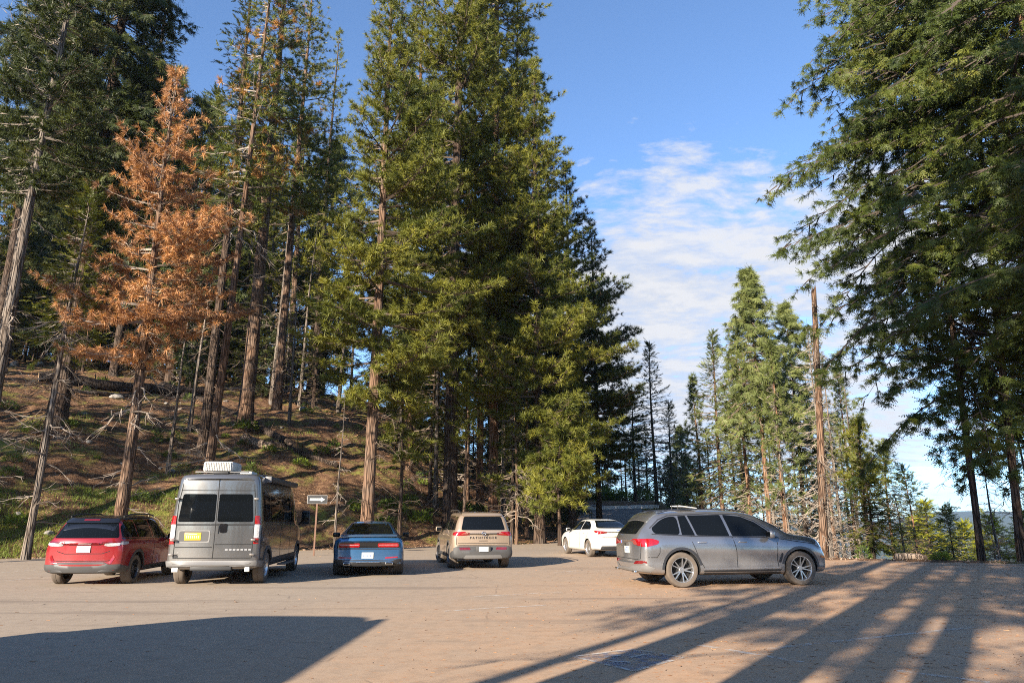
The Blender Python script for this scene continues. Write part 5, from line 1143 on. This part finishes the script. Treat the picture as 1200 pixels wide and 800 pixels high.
# ================================================================= beige SUV
def beige_suv():
    hd = R(-12); ox, oy = place_from((529, 665), (-0.86, -1.40), hd)
    c = Car('parked_car', 'sand beige three-row SUV with lettering across its tailgate, right end of the parked row', 'car', ox, oy, hd, paint('paint_beige', (0.30, 0.225, 0.16), 0.35, 0.32, 0.4)); c.wz = 0.37
    c.body([[-2.50, .54, .82, 1.02, .80, 1.08, .70], [-2.47, .36, .92, 1.08, .86, 1.20, .74], [-2.40, .32, .96, 1.11, .89, 1.34, .74], [-2.28, .30, .98, 1.12, .90, 1.56, .73], [-2.15, .29, .985, 1.125, .91, 1.68, .72], [-1.9, .28, .99, 1.13, .915, 1.73, .70], [-1.0, .27, .99, 1.12, .92, 1.77, .70], [0.0, .27, .985, 1.11, .92, 1.775, .70], [0.4, .27, .985, 1.10, .92, 1.74, .68],
            [0.75, .27, .985, 1.09, .91, 1.60, .67], [1.1, .27, .985, 1.08, .90, 1.36, .70], [1.35, .27, .985, 1.075, .90, 1.20, .76], [1.8, .28, .98, 1.05, .90, 1.16, .78], [2.2, .29, .95, 1.0, .86, 1.10, .74], [2.4, .32, .90, .90, .80, 1.0, .68], [2.48, .40, .82, .78, .74, .86, .6], [2.5, .48, .74, .7, .66, .76, .5]], (-1.40, 1.50), 0.43, plan=0.06)
    G = M['glass']
    c.patch('rear_window', G, [('B', roundp([(-.70, 1.19), (.70, 1.19), (.60, 1.60), (-.60, 1.60)], 0.05))], off=0.005)
    c.patch('light_strip', M['blackgloss'], [('B', roundp([(-.50, 1.055), (.50, 1.055), (.50, 1.095), (-.50, 1.095)], 0.01))], off=0.008)
    c.patch('rear_spoiler', c.paint, [('B', roundp([(-.66, 1.61), (.66, 1.61), (.62, 1.69), (-.62, 1.69)], 0.02))], off=0.04, thick=0.06)
    for v, sg in (('R', 1), ('L', -1)):
        c.patch('taillight', M['lamp_red'], [('B', roundp([(sg * .44, 1.045), (sg * .86, 1.02), (sg * .86, 1.145), (sg * .44, 1.11)], 0.015)), (v, roundp([(-2.46, 1.02), (-2.22, 1.04), (-2.20, 1.11), (-2.44, 1.145)], 0.02))], off=0.012)
        c.patch('reflector', M['lamp_darkred'], [('B', roundp([(sg * .40, .585), (sg * .74, .585), (sg * .76, .67), (sg * .42, .67)], 0.03))], off=0.022)
        c.patch('window', G, [(v, roundp([(-2.22, 1.19), (-1.42, 1.18), (-1.42, 1.59), (-2.02, 1.60)], 0.05))], off=0.004)
        c.patch('window', G, [(v, roundp([(-1.36, 1.18), (-.30, 1.16), (-.36, 1.64), (-1.36, 1.62)], 0.03))], off=0.004)
        c.patch('window', G, [(v, roundp([(-.24, 1.16), (.90, 1.14), (.62, 1.42), (.25, 1.62), (-.28, 1.65)], 0.04))], off=0.004)
        for ay in (-1.40, 1.50): c.patch('cladding', M['grey_plastic'], [(v, ringpoly(ay, .37, .435, .50, 0, 180))], off=0.012)
        c.patch('cladding', M['grey_plastic'], [(v, [(-.90, .29), (.99, .29), (.99, .44), (-.90, .44)])], off=0.010)
        for hy in (-1.05, .05):
            hl = c.surf(v, hy, 1.02); c.box('door_handle', c.paint, (hl.x + sg * .018, hy, 1.02), (.03, .2, .03), .012)
        c.tube('roof_rail', M['alloy_dark'], [(sg * .70, -1.95, 1.74), (sg * .71, -1.7, 1.80), (sg * .71, -.1, 1.82), (sg * .70, .25, 1.775)], 0.02)
        c.patch('headlight', M['lamp_clear'], [('F', roundp([(sg * .50, .92), (sg * .78, .92), (sg * .76, 1.0), (sg * .5, 1.0)], 0.02))], off=0.008)
    c.patch('windscreen', G, [('F', roundp([(-.74, 1.20), (.74, 1.20), (.60, 1.64), (-.60, 1.64)], 0.05))], off=0.004)
    c.patch('grille', M['black'], [('F', roundp([(-.45, .62), (.45, .62), (.5, .95), (-.5, .95)], 0.03))], off=0.006)
    c.patch('rear_bumper', M['grey_plastic'], [('B', roundp([(-.93, .38), (-.86, .33), (.86, .33), (.93, .38), (.92, .66), (.80, .71), (-.80, .71), (-.92, .66)], 0.03)), ('L', [(-2.46, .38), (-1.90, .33), (-1.86, .45), (-2.44, .60)]), ('R', [(-2.46, .38), (-1.90, .33), (-1.86, .45), (-2.44, .60)])], off=0.014)
    c.patch('skid_plate', M['silver_plastic'], [('B', roundp([(-.62, .35), (.62, .35), (.55, .44), (-.55, .44)], 0.02))], off=0.024)
    c.box('tow_cover', M['grey_plastic'], (0, -2.50, .62), (.46, .03, .17), .02)
    hl = c.surf('B', 0, .965)
    cu = c.text('tailgate_lettering', 'PATHFINDER', M['black'], (0, hl.y - 0.010, .955), .095, space=1.7)
    cu.data.transform(Matrix.Scale(1.0, 4))
    c.box('tailgate_groove', M['black'], (0, c.surf('B', 0, .865).y - .004, .865), (.28, .012, .018), .003)
    hb = c.surf('B', 0, 1.10)
    bm = bmesh.new(); b_tube(bm, [(.055 * math.cos(t), -.012, .055 * math.sin(t)) for t in np.linspace(0, 2 * math.pi, 20)], .009, 6, False); b_box(bm, (0, -.014, 0), (.15, .012, .022), .003); o = bobj('badge', bm, M['chrome'], c.root, True); o.location = (0, hb.y - .004, 1.085)
    seams(c, [('B', [(-.82, .735), (.82, .735)]), ('B', [(-.84, .74), (-.85, 1.02)]), ('B', [(.84, .74), (.85, 1.02)]), ('B', [(-.80, .79), (.80, .79)])] + [(v, p) for v in 'RL' for p in ([(-.28, 1.15), (-.28, .45)], [(.98, 1.12), (.98, .46)], [(-1.38, 1.17), (-1.36, .95), (-.98, .55)])])
    o, bm = c.plate('B', 0.0, .615, .30, .15, 'plate_white', proud=0.036); bobj('plate_print', bm, M['plate_cream'], o)
    c.mirror(1.06, 0.80, 1.18, c.paint, (.22, .12, .17))
    for y_ in (-1.40, 1.50):
        for sx in (1, -1): c.wheel(sx * 0.855, y_, 0.37, 0.25, 10, 0.245, 'alloy_dark', 'rubber_dusty', steer=R(14) if y_ > 0 else 0)
    return c
# ================================================================= white sedan
def white_sedan():
    hd = R(-15); ox, oy = place_from((692, 652), (-0.80, -1.32), hd)
    c = Car('parked_car', 'white four-door sedan farther back, half hidden by the grey SUV', 'car', ox, oy, hd, paint('paint_white', (0.54, 0.52, 0.48), 0.0, 0.3, 0.3)); c.wz = 0.33
    c.body([[-2.32, .48, .76, .90, .74, .98, .62], [-2.29, .32, .85, .97, .80, 1.06, .66], [-2.18, .28, .885, .995, .83, 1.085, .68], [-1.95, .26, .90, 1.0, .845, 1.10, .68], [-1.7, .24, .905, 1.0, .85, 1.16, .64], [-1.4, .22, .91, 1.0, .85, 1.30, .58], [-1.0, .20, .91, .99, .85, 1.42, .55], [-.4, .19, .905, .97, .85, 1.458, .56], [.1, .19, .90, .95, .85, 1.44, .56], [.5, .19, .90, .94, .84, 1.32, .56], [.95, .19, .905, .93, .83, 1.09, .60], [1.2, .2, .905, .925, .83, 1.0, .66],
            [1.7, .21, .895, .88, .80, .95, .66], [2.05, .23, .86, .80, .76, .88, .62], [2.24, .27, .80, .70, .70, .76, .54], [2.32, .34, .72, .60, .62, .66, .44]], (-1.32, 1.36), 0.375, plan=0.09)
    G = M['glass']
    c.patch('rear_window', G, [('B', roundp([(-.66, 1.115), (.66, 1.115), (.48, 1.385), (-.48, 1.385)], 0.05))], off=0.005)
    c.patch('windscreen', G, [('F', roundp([(-.66, 1.06), (.66, 1.06), (.50, 1.38), (-.50, 1.38)], 0.05))], off=0.005)
    for v, sg in (('R', 1), ('L', -1)):
        c.patch('window', G, [(v, roundp([(-1.42, 1.05), (-.42, 1.03), (-.42, 1.37), (-.85, 1.35), (-1.2, 1.22)], 0.04))], off=0.004)
        c.patch('window', G, [(v, roundp([(-.36, 1.03), (.78, .99), (.50, 1.19), (.15, 1.35), (-.36, 1.37)], 0.04))], off=0.004)
        c.patch('taillight', M['lamp_red'], [('B', roundp([(sg * .42, .93), (sg * .80, .87), (sg * .80, 1.0), (sg * .46, .995)], 0.02)), (v, roundp([(-2.24, .90), (-1.92, .97), (-1.98, 1.0), (-2.22, 1.0)], 0.02))], off=0.010)
        c.patch('headlight', M['lamp_clear'], [('F', roundp([(sg * .44, .66), (sg * .70, .68), (sg * .68, .78), (sg * .46, .75)], 0.02))], off=0.006)
        for hy in (-.95, .0):
            hl = c.surf(v, hy, .90); c.box('door_handle', c.paint, (hl.x + sg * .018, hy, .90), (.03, .18, .028), .012)
    c.patch('rear_diffuser', M['black'], [('B', roundp([(-.70, .30), (.70, .30), (.66, .44), (-.66, .44)], 0.03))], off=0.008)
    o, bm = c.plate('B', 0.0, .88, mat='plate_cream'); bobj('plate_print', bm, M['plate_white'], o)
    c.box('badge', M['plate_blue'], (0, c.surf('B', 0, 1.015).y - .004, 1.02), (.14, .012, .045), .005)
    seams(c, [('B', [(-.78, .80), (-.5, .76), (.5, .76), (.78, .80)])] + [(v, p) for v in 'RL' for p in ([(-.39, 1.02), (-.38, .32)], [(.82, .98), (.84, .35)], [(-1.36, 1.04), (-1.30, .85), (-.9, .45)])])
    c.mirror(.98, .72, 1.02, c.paint, (.19, .11, .13))
    for y_ in (-1.32, 1.36):
        for sx in (1, -1): c.wheel(sx * 0.79, y_, 0.33, 0.21, 10, 0.225, 'alloy', 'rubber_dusty', pair=False)
    return c
for c_, k_ in ((grey_suv(), 1.03), (red_suv(), 1.0), (blue_coupe(), 1.02), (beige_suv(), 1.0), (white_sedan(), 1.04)): c_.root.scale = (k_, k_, k_)
VH = R(-7); vx, vy = place_from((304, 682), (0.90, -1.98), VH)
cv_ = camper_van(vx, vy, VH, 'silver camper van with an air conditioner on its roof, between the red and blue cars', paint('paint_silver', (0.150, 0.147, 0.143), 0.7, 0.24, 0.35))
cv_.root.scale = (1.05, 1.05, 1.04)
pc_ = paint('paint_cream', (0.6, 0.58, 0.55), 0.1, 0.35, 0.4)
v_ = camper_van(-8.6, 3.0, R(3), 'tall white touring van left of the photographer, throwing the big shadow at lower left', pc_); v_.root.scale = (1.3, 1.3, 1.3)
# ------------------------------------------------------------------ things on the ground
def gz(x, y): return hz(x, y)
# one-way sign
sx_, sy_ = spot(371, 600, 30.5)
sgn = empty('road_sign', (sx_, sy_, gz(sx_, sy_)), R(8), 'black one-way arrow sign on a short brown post at the foot of the slope', 'sign', None)
zc = at_y(371, 585, 30.5)[2] - gz(sx_, sy_)
bm = bmesh.new(); b_box(bm, (0, 0, (zc - 0.1) / 2 - 0.2), (0.07, 0.05, zc + 0.3), 0.006); bobj('post', bm, plain('rust_post', (0.16, 0.09, 0.06), 0.9, var=0.3), sgn)
bm = bmesh.new(); b_box(bm, (0, -0.035, zc), (0.83, 0.012, 0.35), 0.004); pn = bobj('panel', bm, M['white_plastic'], sgn)
bm = bmesh.new(); b_box(bm, (0, -0.043, zc), (0.81, 0.004, 0.33), 0.001); bobj('field', bm, M['black'], pn)
bm = bmesh.new(); vs = [bm.verts.new((x, -0.048, zc + z)) for x, z in ((-.31, -.05), (.15, -.05), (.15, -.10), (.32, 0), (.15, .10), (.15, .05), (-.31, .05))]; bm.faces.new(vs)
ar = bobj('arrow', bm, M['plate_white'], pn)
Car.text(type('o', (), {'root': sgn})(), 'lettering', 'ONE WAY', M['black'], (-.075, -0.050, zc), 0.085, pn, 1.1, ext=0.001)
# rocks
rm, k = newmat('granite'); tc = k.node('ShaderNodeTexCoord').outputs['Object']; nn_ = k.noise(tc, 3, 6, 0.65); n2_ = k.noise(tc, 30, 3, 0.6)
cc = k.mix(k.ramp(nn_, [(0.4, 0.0), (0.6, 1.0)]), (0.17, 0.155, 0.14), (0.36, 0.33, 0.29)); cc = k.mix(k.ramp(n2_, [(0.45, 0.0), (0.6, 0.6)]), cc, (0.10, 0.095, 0.085))
finish(rm, k, **{'Base Color': cc, 'Roughness': 0.92, 'Normal': k.bump(k.math('ADD', nn_, n2_), 0.8, 0.03)})
def rock_mesh(seed, flat=0.65):
    rs = np.random.RandomState(seed); bm = bmesh.new(); bmesh.ops.create_icosphere(bm, subdivisions=3, radius=1)
    pl = [norm(rs.normal(size=3)) for _ in range(9)]; dd = rs.uniform(0.55, 0.95, 9)
    for v in bm.verts:
        c = np.array(v.co)
        for p, d in zip(pl, dd):
            e = c @ p - d
            if e > 0: c = c - p * e * 0.92
        c *= 1 + 0.05 * math.sin(c[0] * 7 + seed) * math.sin(c[1] * 6 + c[2] * 5)
        v.co = (c[0], c[1] * 0.85, c[2] * flat)
    me = bpy.data.meshes.new('rock'); bm.to_mesh(me); bm.free(); me.materials.append(rm); return me
RK = [rock_mesh(s_) for s_ in range(5)]
rl = random.Random(9)
def rock(px, py, size, label, group=None, pos=None):
    x, y, z = pos or hit(px, py); o = bpy.data.objects.new('rock', RK[rl.randrange(5)]); COL.objects.link(o)
    o.location = (x, y, z + size * 0.12); o.scale = (size, size * rl.uniform(.7, 1), size * rl.uniform(.7, 1)); o.rotation_euler = (rl.uniform(-.2, .2), rl.uniform(-.2, .2), rl.uniform(0, 6))
    return tag(o, label, 'rock', group)
rock(355, 481, .50, 'grey boulder on the open slope right of the camper van\'s roof')
rock(136, 467, .55, 'pale boulder against the dark log behind the dead pine')
rock(393, 476, .30, 'small tan rock at the right of the grey boulder'); rock(213, 437, .85, 'flat slab of rock uphill of the dark log'); rock(385, 458, .45, 'mossy rock above the small tan rock')
rock(300, 523, .30, 'brown rock half sunk by the short fallen log'); rock(320, 462, .35, 'low rock below the big flared trunk'); rock(243, 462, .45, 'rock behind the slim pine above the van')
for i in range(26):
    rock(rl.uniform(300, 440) if i % 2 else rl.uniform(0, 330), rl.uniform(405, 445), rl.uniform(.35, 1.1), 'jumbled rock near the crest of the slope', 'rocks along the crest of the slope')
for i in range(26):
    rock(rl.uniform(10, 560), rl.uniform(470, 630), rl.uniform(.08, .22), 'small stone half buried on the open slope', 'small stones on the slope')
# logs
lm = bark('charred_log', (0.045, 0.034, 0.028), (0.12, 0.085, 0.062), (0.07, 0.055, 0.045)); lm2 = bark('weathered_log', (0.30, 0.23, 0.17), (0.42, 0.33, 0.25), (0.22, 0.16, 0.12))
cut = plain('cut_wood', (0.46, 0.30, 0.17), 0.85, var=0.25, scale=9)
def log(a, b, r, mat, label, stubs=4, sink=0.35):
    p = Vector(hit(*a)); q_ = Vector(hit(*b)); n = 14; pts = []; rs = random.Random(int(a[0] * 7 + b[1]))
    for i in range(n):
        t = i / (n - 1); pt = p.lerp(q_, t); pt.z = pt.z * 0.6 + gz(pt.x, pt.y) * 0.4 + r * (1 - sink); pt += Vector((rs.uniform(-1, 1), rs.uniform(-1, 1), rs.uniform(-1, 1))) * 0.04 * r * 3; pts.append(pt)
    e = empty('fallen_log', tuple(p), 0, label, 'fallen log'); bm = bmesh.new()
    pl = [pt - p for pt in pts]; b_tube(bm, pl, [r * (1 - .25 * i / n) * rs.uniform(.93, 1.07) for i in range(n)], 12)
    for f in bm.faces:
        if len(f.verts) > 4: f.material_index = 1
    bobj('trunk', bm, [mat, cut], e, True)
    for i in range(stubs):
        t = rs.uniform(.15, .9); c = pl[int(t * (n - 1))]; d = Vector((rs.uniform(-.5, .5), rs.uniform(-.9, -.1), rs.uniform(.2, 1))).normalized(); bm = bmesh.new()
        b_tube(bm, [c, c + d * (r + .15), c + d * (r + rs.uniform(.4, 1.1)) + Vector((rs.uniform(-.2, .2), 0, rs.uniform(-.2, .1)))], [.045, .035, .012], 6); bobj('branch_stub', bm, mat, e, True)
    return e
log((45, 447), (238, 462), .42, lm, 'long charred log lying across the slope behind the dead pine', 6)
log((190, 455), (345, 528), .36, lm, 'second charred log slanting down towards the one-way sign', 6)
log((285, 518), (318, 527), .30, lm2, 'short pale log with cut ends on the slope above the van')
log((60, 456), (170, 466), .14, lm2, 'thin bleached pole leaning along the charred log', 2)
log((318, 522), (395, 548), .20, lm, 'dark broken log piece right of the short pale log', 3)
log((340, 487), (400, 492), .07, lm2, 'thin stick lying right of the grey boulder', 1); log((300, 430), (410, 440), .16, lm, 'dark log on the crest under the pale snags', 4)
log((440, 520), (480, 536), .11, lm2, 'pale fallen branch beside the broad ponderosa', 3); log((372, 440), (430, 462), .13, lm2, 'bleached log below the sky gap', 3)
# berm log at the lot's far right edge
x, y = gp(1050, 656); x2, y2 = gp(1085, 657)
bm = bmesh.new(); b_tube(bm, [(0, 0, .10), (0.7, -.03, .11), (x2 - x, y2 - y, .09)], [.12, .13, .10], 10); o = bobj('log_barrier', bm, lm2, None, True); o.location = (x, y, hz(x, y)); tag(o, 'short pale log at the lot edge in front of the yellow-green conifer', 'log')
# stump near the blue coupe
sx2, sy2, sz2 = hit(508, 586); sm, _ = trunk_mesh('stump', .75, .22, np.random.RandomState(3), lm, broken=True, wob=0.02); o = mobj('tree_stump', sm, None, (sx2, sy2, sz2)); tag(o, 'small dark broken stump on the slope above the beige SUV', 'stump')
# ------------------------------------------------------------------ low plants and litter
rs = np.random.RandomState(77)
M['shrub'] = foliage('shrub_leaves', [(0.0, (0.04, 0.065, 0.010)), (0.5, (0.10, 0.15, 0.020)), (1.0, (0.20, 0.24, 0.035))])
M['fern'] = foliage('fern_leaves', [(0.0, (0.07, 0.10, 0.015)), (0.5, (0.16, 0.22, 0.025)), (1.0, (0.30, 0.33, 0.05))])
M['grass'] = foliage('grass_blades', [(0.0, (0.09, 0.13, 0.02)), (0.55, (0.20, 0.25, 0.035)), (0.85, (0.34, 0.30, 0.09)), (1.0, (0.42, 0.32, 0.16))])
def shrub_meshes(seed, mat, R_=0.6, n=260, hgt=0.8):
    r_ = np.random.RandomState(seed); d = norm(r_.normal(size=(n, 3)) * [1, 1, .8]); d[:, 2] = np.abs(d[:, 2]); rad = r_.uniform(.35, 1, n) ** .5
    P = d * rad[:, None] * [R_, R_, hgt]; P[:, 2] += .02
    cr = tufts_mesh('foliage', P, d + r_.normal(size=(n, 3)) * .6 + [0, 0, .3], r_.uniform(.10, .20, n) * 1.2, 'spray', mat, r_, r_.normal(size=(n, 3)))
    m = 26; A = np.zeros((m, 3)); B = P[:m]; V_, F_ = prism_arrays(A, B, np.full(m, .014), np.full(m, .005), 4)
    return npmesh('stems', V_, F_, M['twig']), cr
SH = [shrub_meshes(1, M['shrub'], .7, 300, .75), shrub_meshes(2, M['fern'], .5, 220, .45), shrub_meshes(3, M['shrub'], .45, 160, .9)]
def shrub(px, py, kx, s, label, group=None, pos=None):
    x, y, z = pos or hit(px, py); e = bpy.data.objects.new('shrub', None); COL.objects.link(e); e.location = (x, y, z); e.rotation_euler = (0, 0, rl.uniform(0, 6)); e.scale = (s, s, s * rl.uniform(.8, 1.1)); tag(e, label, 'shrub', group)
    for nm, me in zip(('stems', 'foliage'), SH[kx]):
        o = bpy.data.objects.new(nm, me); COL.objects.link(o); o.parent = e
for px, py, kx, s, lb in [(287, 503, 1, 1.5, 'bright green shrub beside the charred log above the van'), (352, 545, 1, 1.1, 'low green shrub right of the short pale log'), (418, 598, 1, 1.2, 'green shrub left of the broad ponderosa\'s foot'), (462, 600, 0, 1.0, 'leafy shrub right of the broad ponderosa\'s foot'),
        (492, 612, 1, 1.5, 'brightest shrub between the coupe and the beige SUV'), (480, 590, 0, .9, 'dark shrub uphill of the brightest shrub'), (450, 615, 1, 1.0, 'low shrub just above the blue coupe\'s roof'), (80, 500, 1, .9, 'small green clump between the two left trunks'), (20, 618, 1, 1.0, 'green clump at the left end of the grassy verge'),
        (620, 612, 0, .9, 'dark shrub behind the beige SUV'), (560, 600, 0, .8, 'dark shrub above the beige SUV\'s roof'), (676, 600, 0, 1.3, 'rounded shrub behind the white sedan'), (390, 530, 2, 1.0, 'twiggy shrub by the dead sapling')]:
    shrub(px, py, kx, s, lb)
for i in range(60):
    px = rl.uniform(0, 640); py = rl.uniform(425, 620) if px < 430 else rl.uniform(520, 622)
    shrub(px, py, rl.choice([0, 0, 2, 1]), rl.uniform(.35, .9), 'small scattered shrub on the shaded slope', 'small shrubs scattered over the slope')
for i in range(46):
    px = rl.uniform(975, 1210); Y = rl.uniform(26.5, 45); x, y = spot(px, 655, Y); shrub(0, 0, rl.choice([0, 1, 2]), rl.uniform(.5, 1.3), 'small shrub just over the lot\'s far right edge', 'shrubs over the lot edge', (x, y, hz(x, y)))
for i in range(40):
    x = rl.uniform(1.0, 9.5) if i % 3 else rl.uniform(9.5, 16); y = rl.uniform(47, 85)
    if -hill_d(x, y) > .1 and drop_e(x, y) < -.1: continue
    shrub(0, 0, rl.choice([0, 2]), rl.uniform(.7, 1.7), 'dark shrub beside the road behind the sedan', 'shrubs beside the far road', (x, y, hz(x, y)))
# grass on the verge and lower slope
def scatter(n, fx, fy, test):
    x = rs.uniform(*fx, n); y = rs.uniform(*fy, n); m = test(x, y); x, y = x[m], y[m]; return x, y, h(x, y)
def gmask(x, y):
    d = hill_d(x, y); n_ = np.sin(x * .9 + 1.5 * np.sin(y * .6)) * np.sin(y * .8 + x * .2) + .5 * np.sin(x * 2.3) * np.sin(y * 2.9)
    verge = (x < -13.5) & (d > .15) & (d < 4.2)
    return (d > .15) & ((verge & (n_ > -.5)) | ((d < 16) & (n_ > .62)))
x, y, z = scatter(120000, (-34, 2), (22, 60), gmask)
n = len(x); Pn = np.stack([x, y, z], -1); az = rs.uniform(0, 6.28, n); hgt = rs.uniform(.06, .20, n) * np.where(x < -14, 1.25, .8)
wv = np.stack([np.cos(az), np.sin(az), np.zeros(n)], -1) * .009; le = np.stack([rs.normal(size=n) * .4, rs.normal(size=n) * .4, np.ones(n)], -1) * hgt[:, None]
Vg = np.stack([Pn - wv * 1.3, Pn + wv * 1.3, Pn + le], 1).reshape(-1, 3); tg = np.repeat(rs.uniform(0, 1, n), 3)
o = mobj('grass', npmesh('grass', Vg, np.arange(len(Vg)).reshape(-1, 3), M['grass'], False, tg)); o['kind'] = 'stuff'
x, y, z = scatter(150000, (-25, -12.5), (22, 42), lambda x, y: (hill_d(x, y) > .0) & (hill_d(x, y) < 4.5) & (np.sin(x * 1.3 + y) + np.sin(y * 1.7 - x * .6) > rs.uniform(-1.6, 1.2, len(x))))
n = len(x); Pn = np.stack([x, y, z], -1); az = rs.uniform(0, 6.28, n); hgt = rs.uniform(.08, .26, n)
wv = np.stack([np.cos(az), np.sin(az), np.zeros(n)], -1) * .010; le = np.stack([rs.normal(size=n) * .4, rs.normal(size=n) * .4, np.ones(n)], -1) * hgt[:, None]
Vg = np.stack([Pn - wv, Pn + wv, Pn + le], 1).reshape(-1, 3)
o = mobj('verge_grass', npmesh('verge_grass', Vg, np.arange(len(Vg)).reshape(-1, 3), M['grass'], False, np.repeat(rs.uniform(0.1, .75, n), 3))); o['kind'] = 'stuff'
# needle and twig litter
x, y, z = scatter(60000, (-40, 10), (24, 75), lambda x, y: hill_d(x, y) > -.15)
n = len(x); Pn = np.stack([x, y, z + .02], -1); d = norm(np.stack([rs.normal(size=n), rs.normal(size=n), rs.normal(size=n) * .25], -1)); L = rs.gamma(1.6, .065, n)[:, None]
V_, F_ = prism_arrays(Pn - d * L, Pn + d * L, np.clip(.004 + L[:, 0] * .03, 0, .02), np.full(n, .003), 3)
M['litter'] = foliage('litter', [(0.0, (0.06, 0.04, 0.028)), (0.4, (0.26, 0.13, 0.065)), (0.75, (0.42, 0.25, 0.13)), (1.0, (0.48, 0.40, 0.31))], 0.05, 0.9)
o = mobj('forest_litter', npmesh('forest_litter', V_, F_, M['litter'], False, np.repeat(rs.uniform(0, 1, n), 6))); o['kind'] = 'stuff'
x, y, z = scatter(60000, (-24, 22), (5, 46), lambda x, y: (hill_d(x, y) < .3) & (drop_e(x, y) < .4) & (rs.uniform(size=len(x)) < .06 + .9 * sstep(-6, 3, x - y * .28) + .9 * sstep(-1.2, .1, hill_d(x, y)) + .9 * sstep(-1.0, .1, drop_e(x, y))))
n = len(x); Pn = np.stack([x, y, z + .008], -1); d = norm(np.stack([rs.normal(size=n), rs.normal(size=n), rs.normal(size=n) * .08], -1)); L = rs.gamma(1.6, .0095, n)[:, None]
V_, F_ = prism_arrays(Pn - d * L, Pn + d * L, np.full(n, .0045), np.full(n, .002), 3)
o = mobj('lot_litter', npmesh('lot_litter', V_, F_, M['litter'], False, np.repeat(rs.uniform(.2, .9, n), 6))); o['kind'] = 'stuff'

# pale raised strip standing in for a sunlit band on the far road
bm = bmesh.new(); pa = [spot(px, 597, 71 + (px - 690) * .02) for px in range(684, 775, 8)]
for a, b in zip(pa, pa[1:]):
    mx_, my_ = (a[0] + b[0]) / 2, (a[1] + b[1]) / 2; L_ = math.hypot(b[0] - a[0], b[1] - a[1])
    b_box(bm, (mx_, my_, hz(mx_, my_) + .08), (L_ - .02, .3, .42), .02, None)
kb = bobj('sunlit_strip', bm, plain('painted_sunlight', (0.68, 0.65, 0.60), 0.9, var=0.2, scale=3)); kb['kind'] = 'structure'

# gravel thrown along the ragged lot edge
x, y, z = scatter(90000, (-28, 24), (20, 60), lambda x, y: (np.abs(hill_d(x, y) + .15) < .55) | (np.abs(drop_e(x, y) + .2) < .5))
n = len(x); P_ = np.stack([x, y, z + .01], -1); T4 = np.array([[0, 0, 1], [.94, 0, -.33], [-.47, .82, -.33], [-.47, -.82, -.33]]); sz_ = rs.gamma(1.5, .012, n)
q4 = norm(rs.normal(size=(n, 4, 3)) * .35 + T4[None]); Vg = (P_[:, None] + q4 * sz_[:, None, None]).reshape(-1, 3)
Fg = (np.array([[0, 1, 2], [0, 2, 3], [0, 3, 1], [1, 3, 2]])[None] + (np.arange(n) * 4)[:, None, None]).reshape(-1, 3)
M['gravel'] = foliage('gravel', [(0.0, (0.16, 0.10, 0.065)), (0.6, (0.33, 0.24, 0.17)), (1.0, (0.46, 0.38, 0.31))], 0.0, 0.9)
o = mobj('gravel', npmesh('gravel', Vg, Fg, M['gravel'], False, np.repeat(rs.uniform(0, 1, n), 4))); o['kind'] = 'stuff'

for i in range(34):
    x = rl.uniform(2, 17); y = rl.uniform(84, 90); shrub(0, 0, rl.choice([0, 2]), rl.uniform(1.0, 2.2), 'dark shrub along the top of the far road', 'shrubs at the end of the far road', (x, y, hz(x, y)))
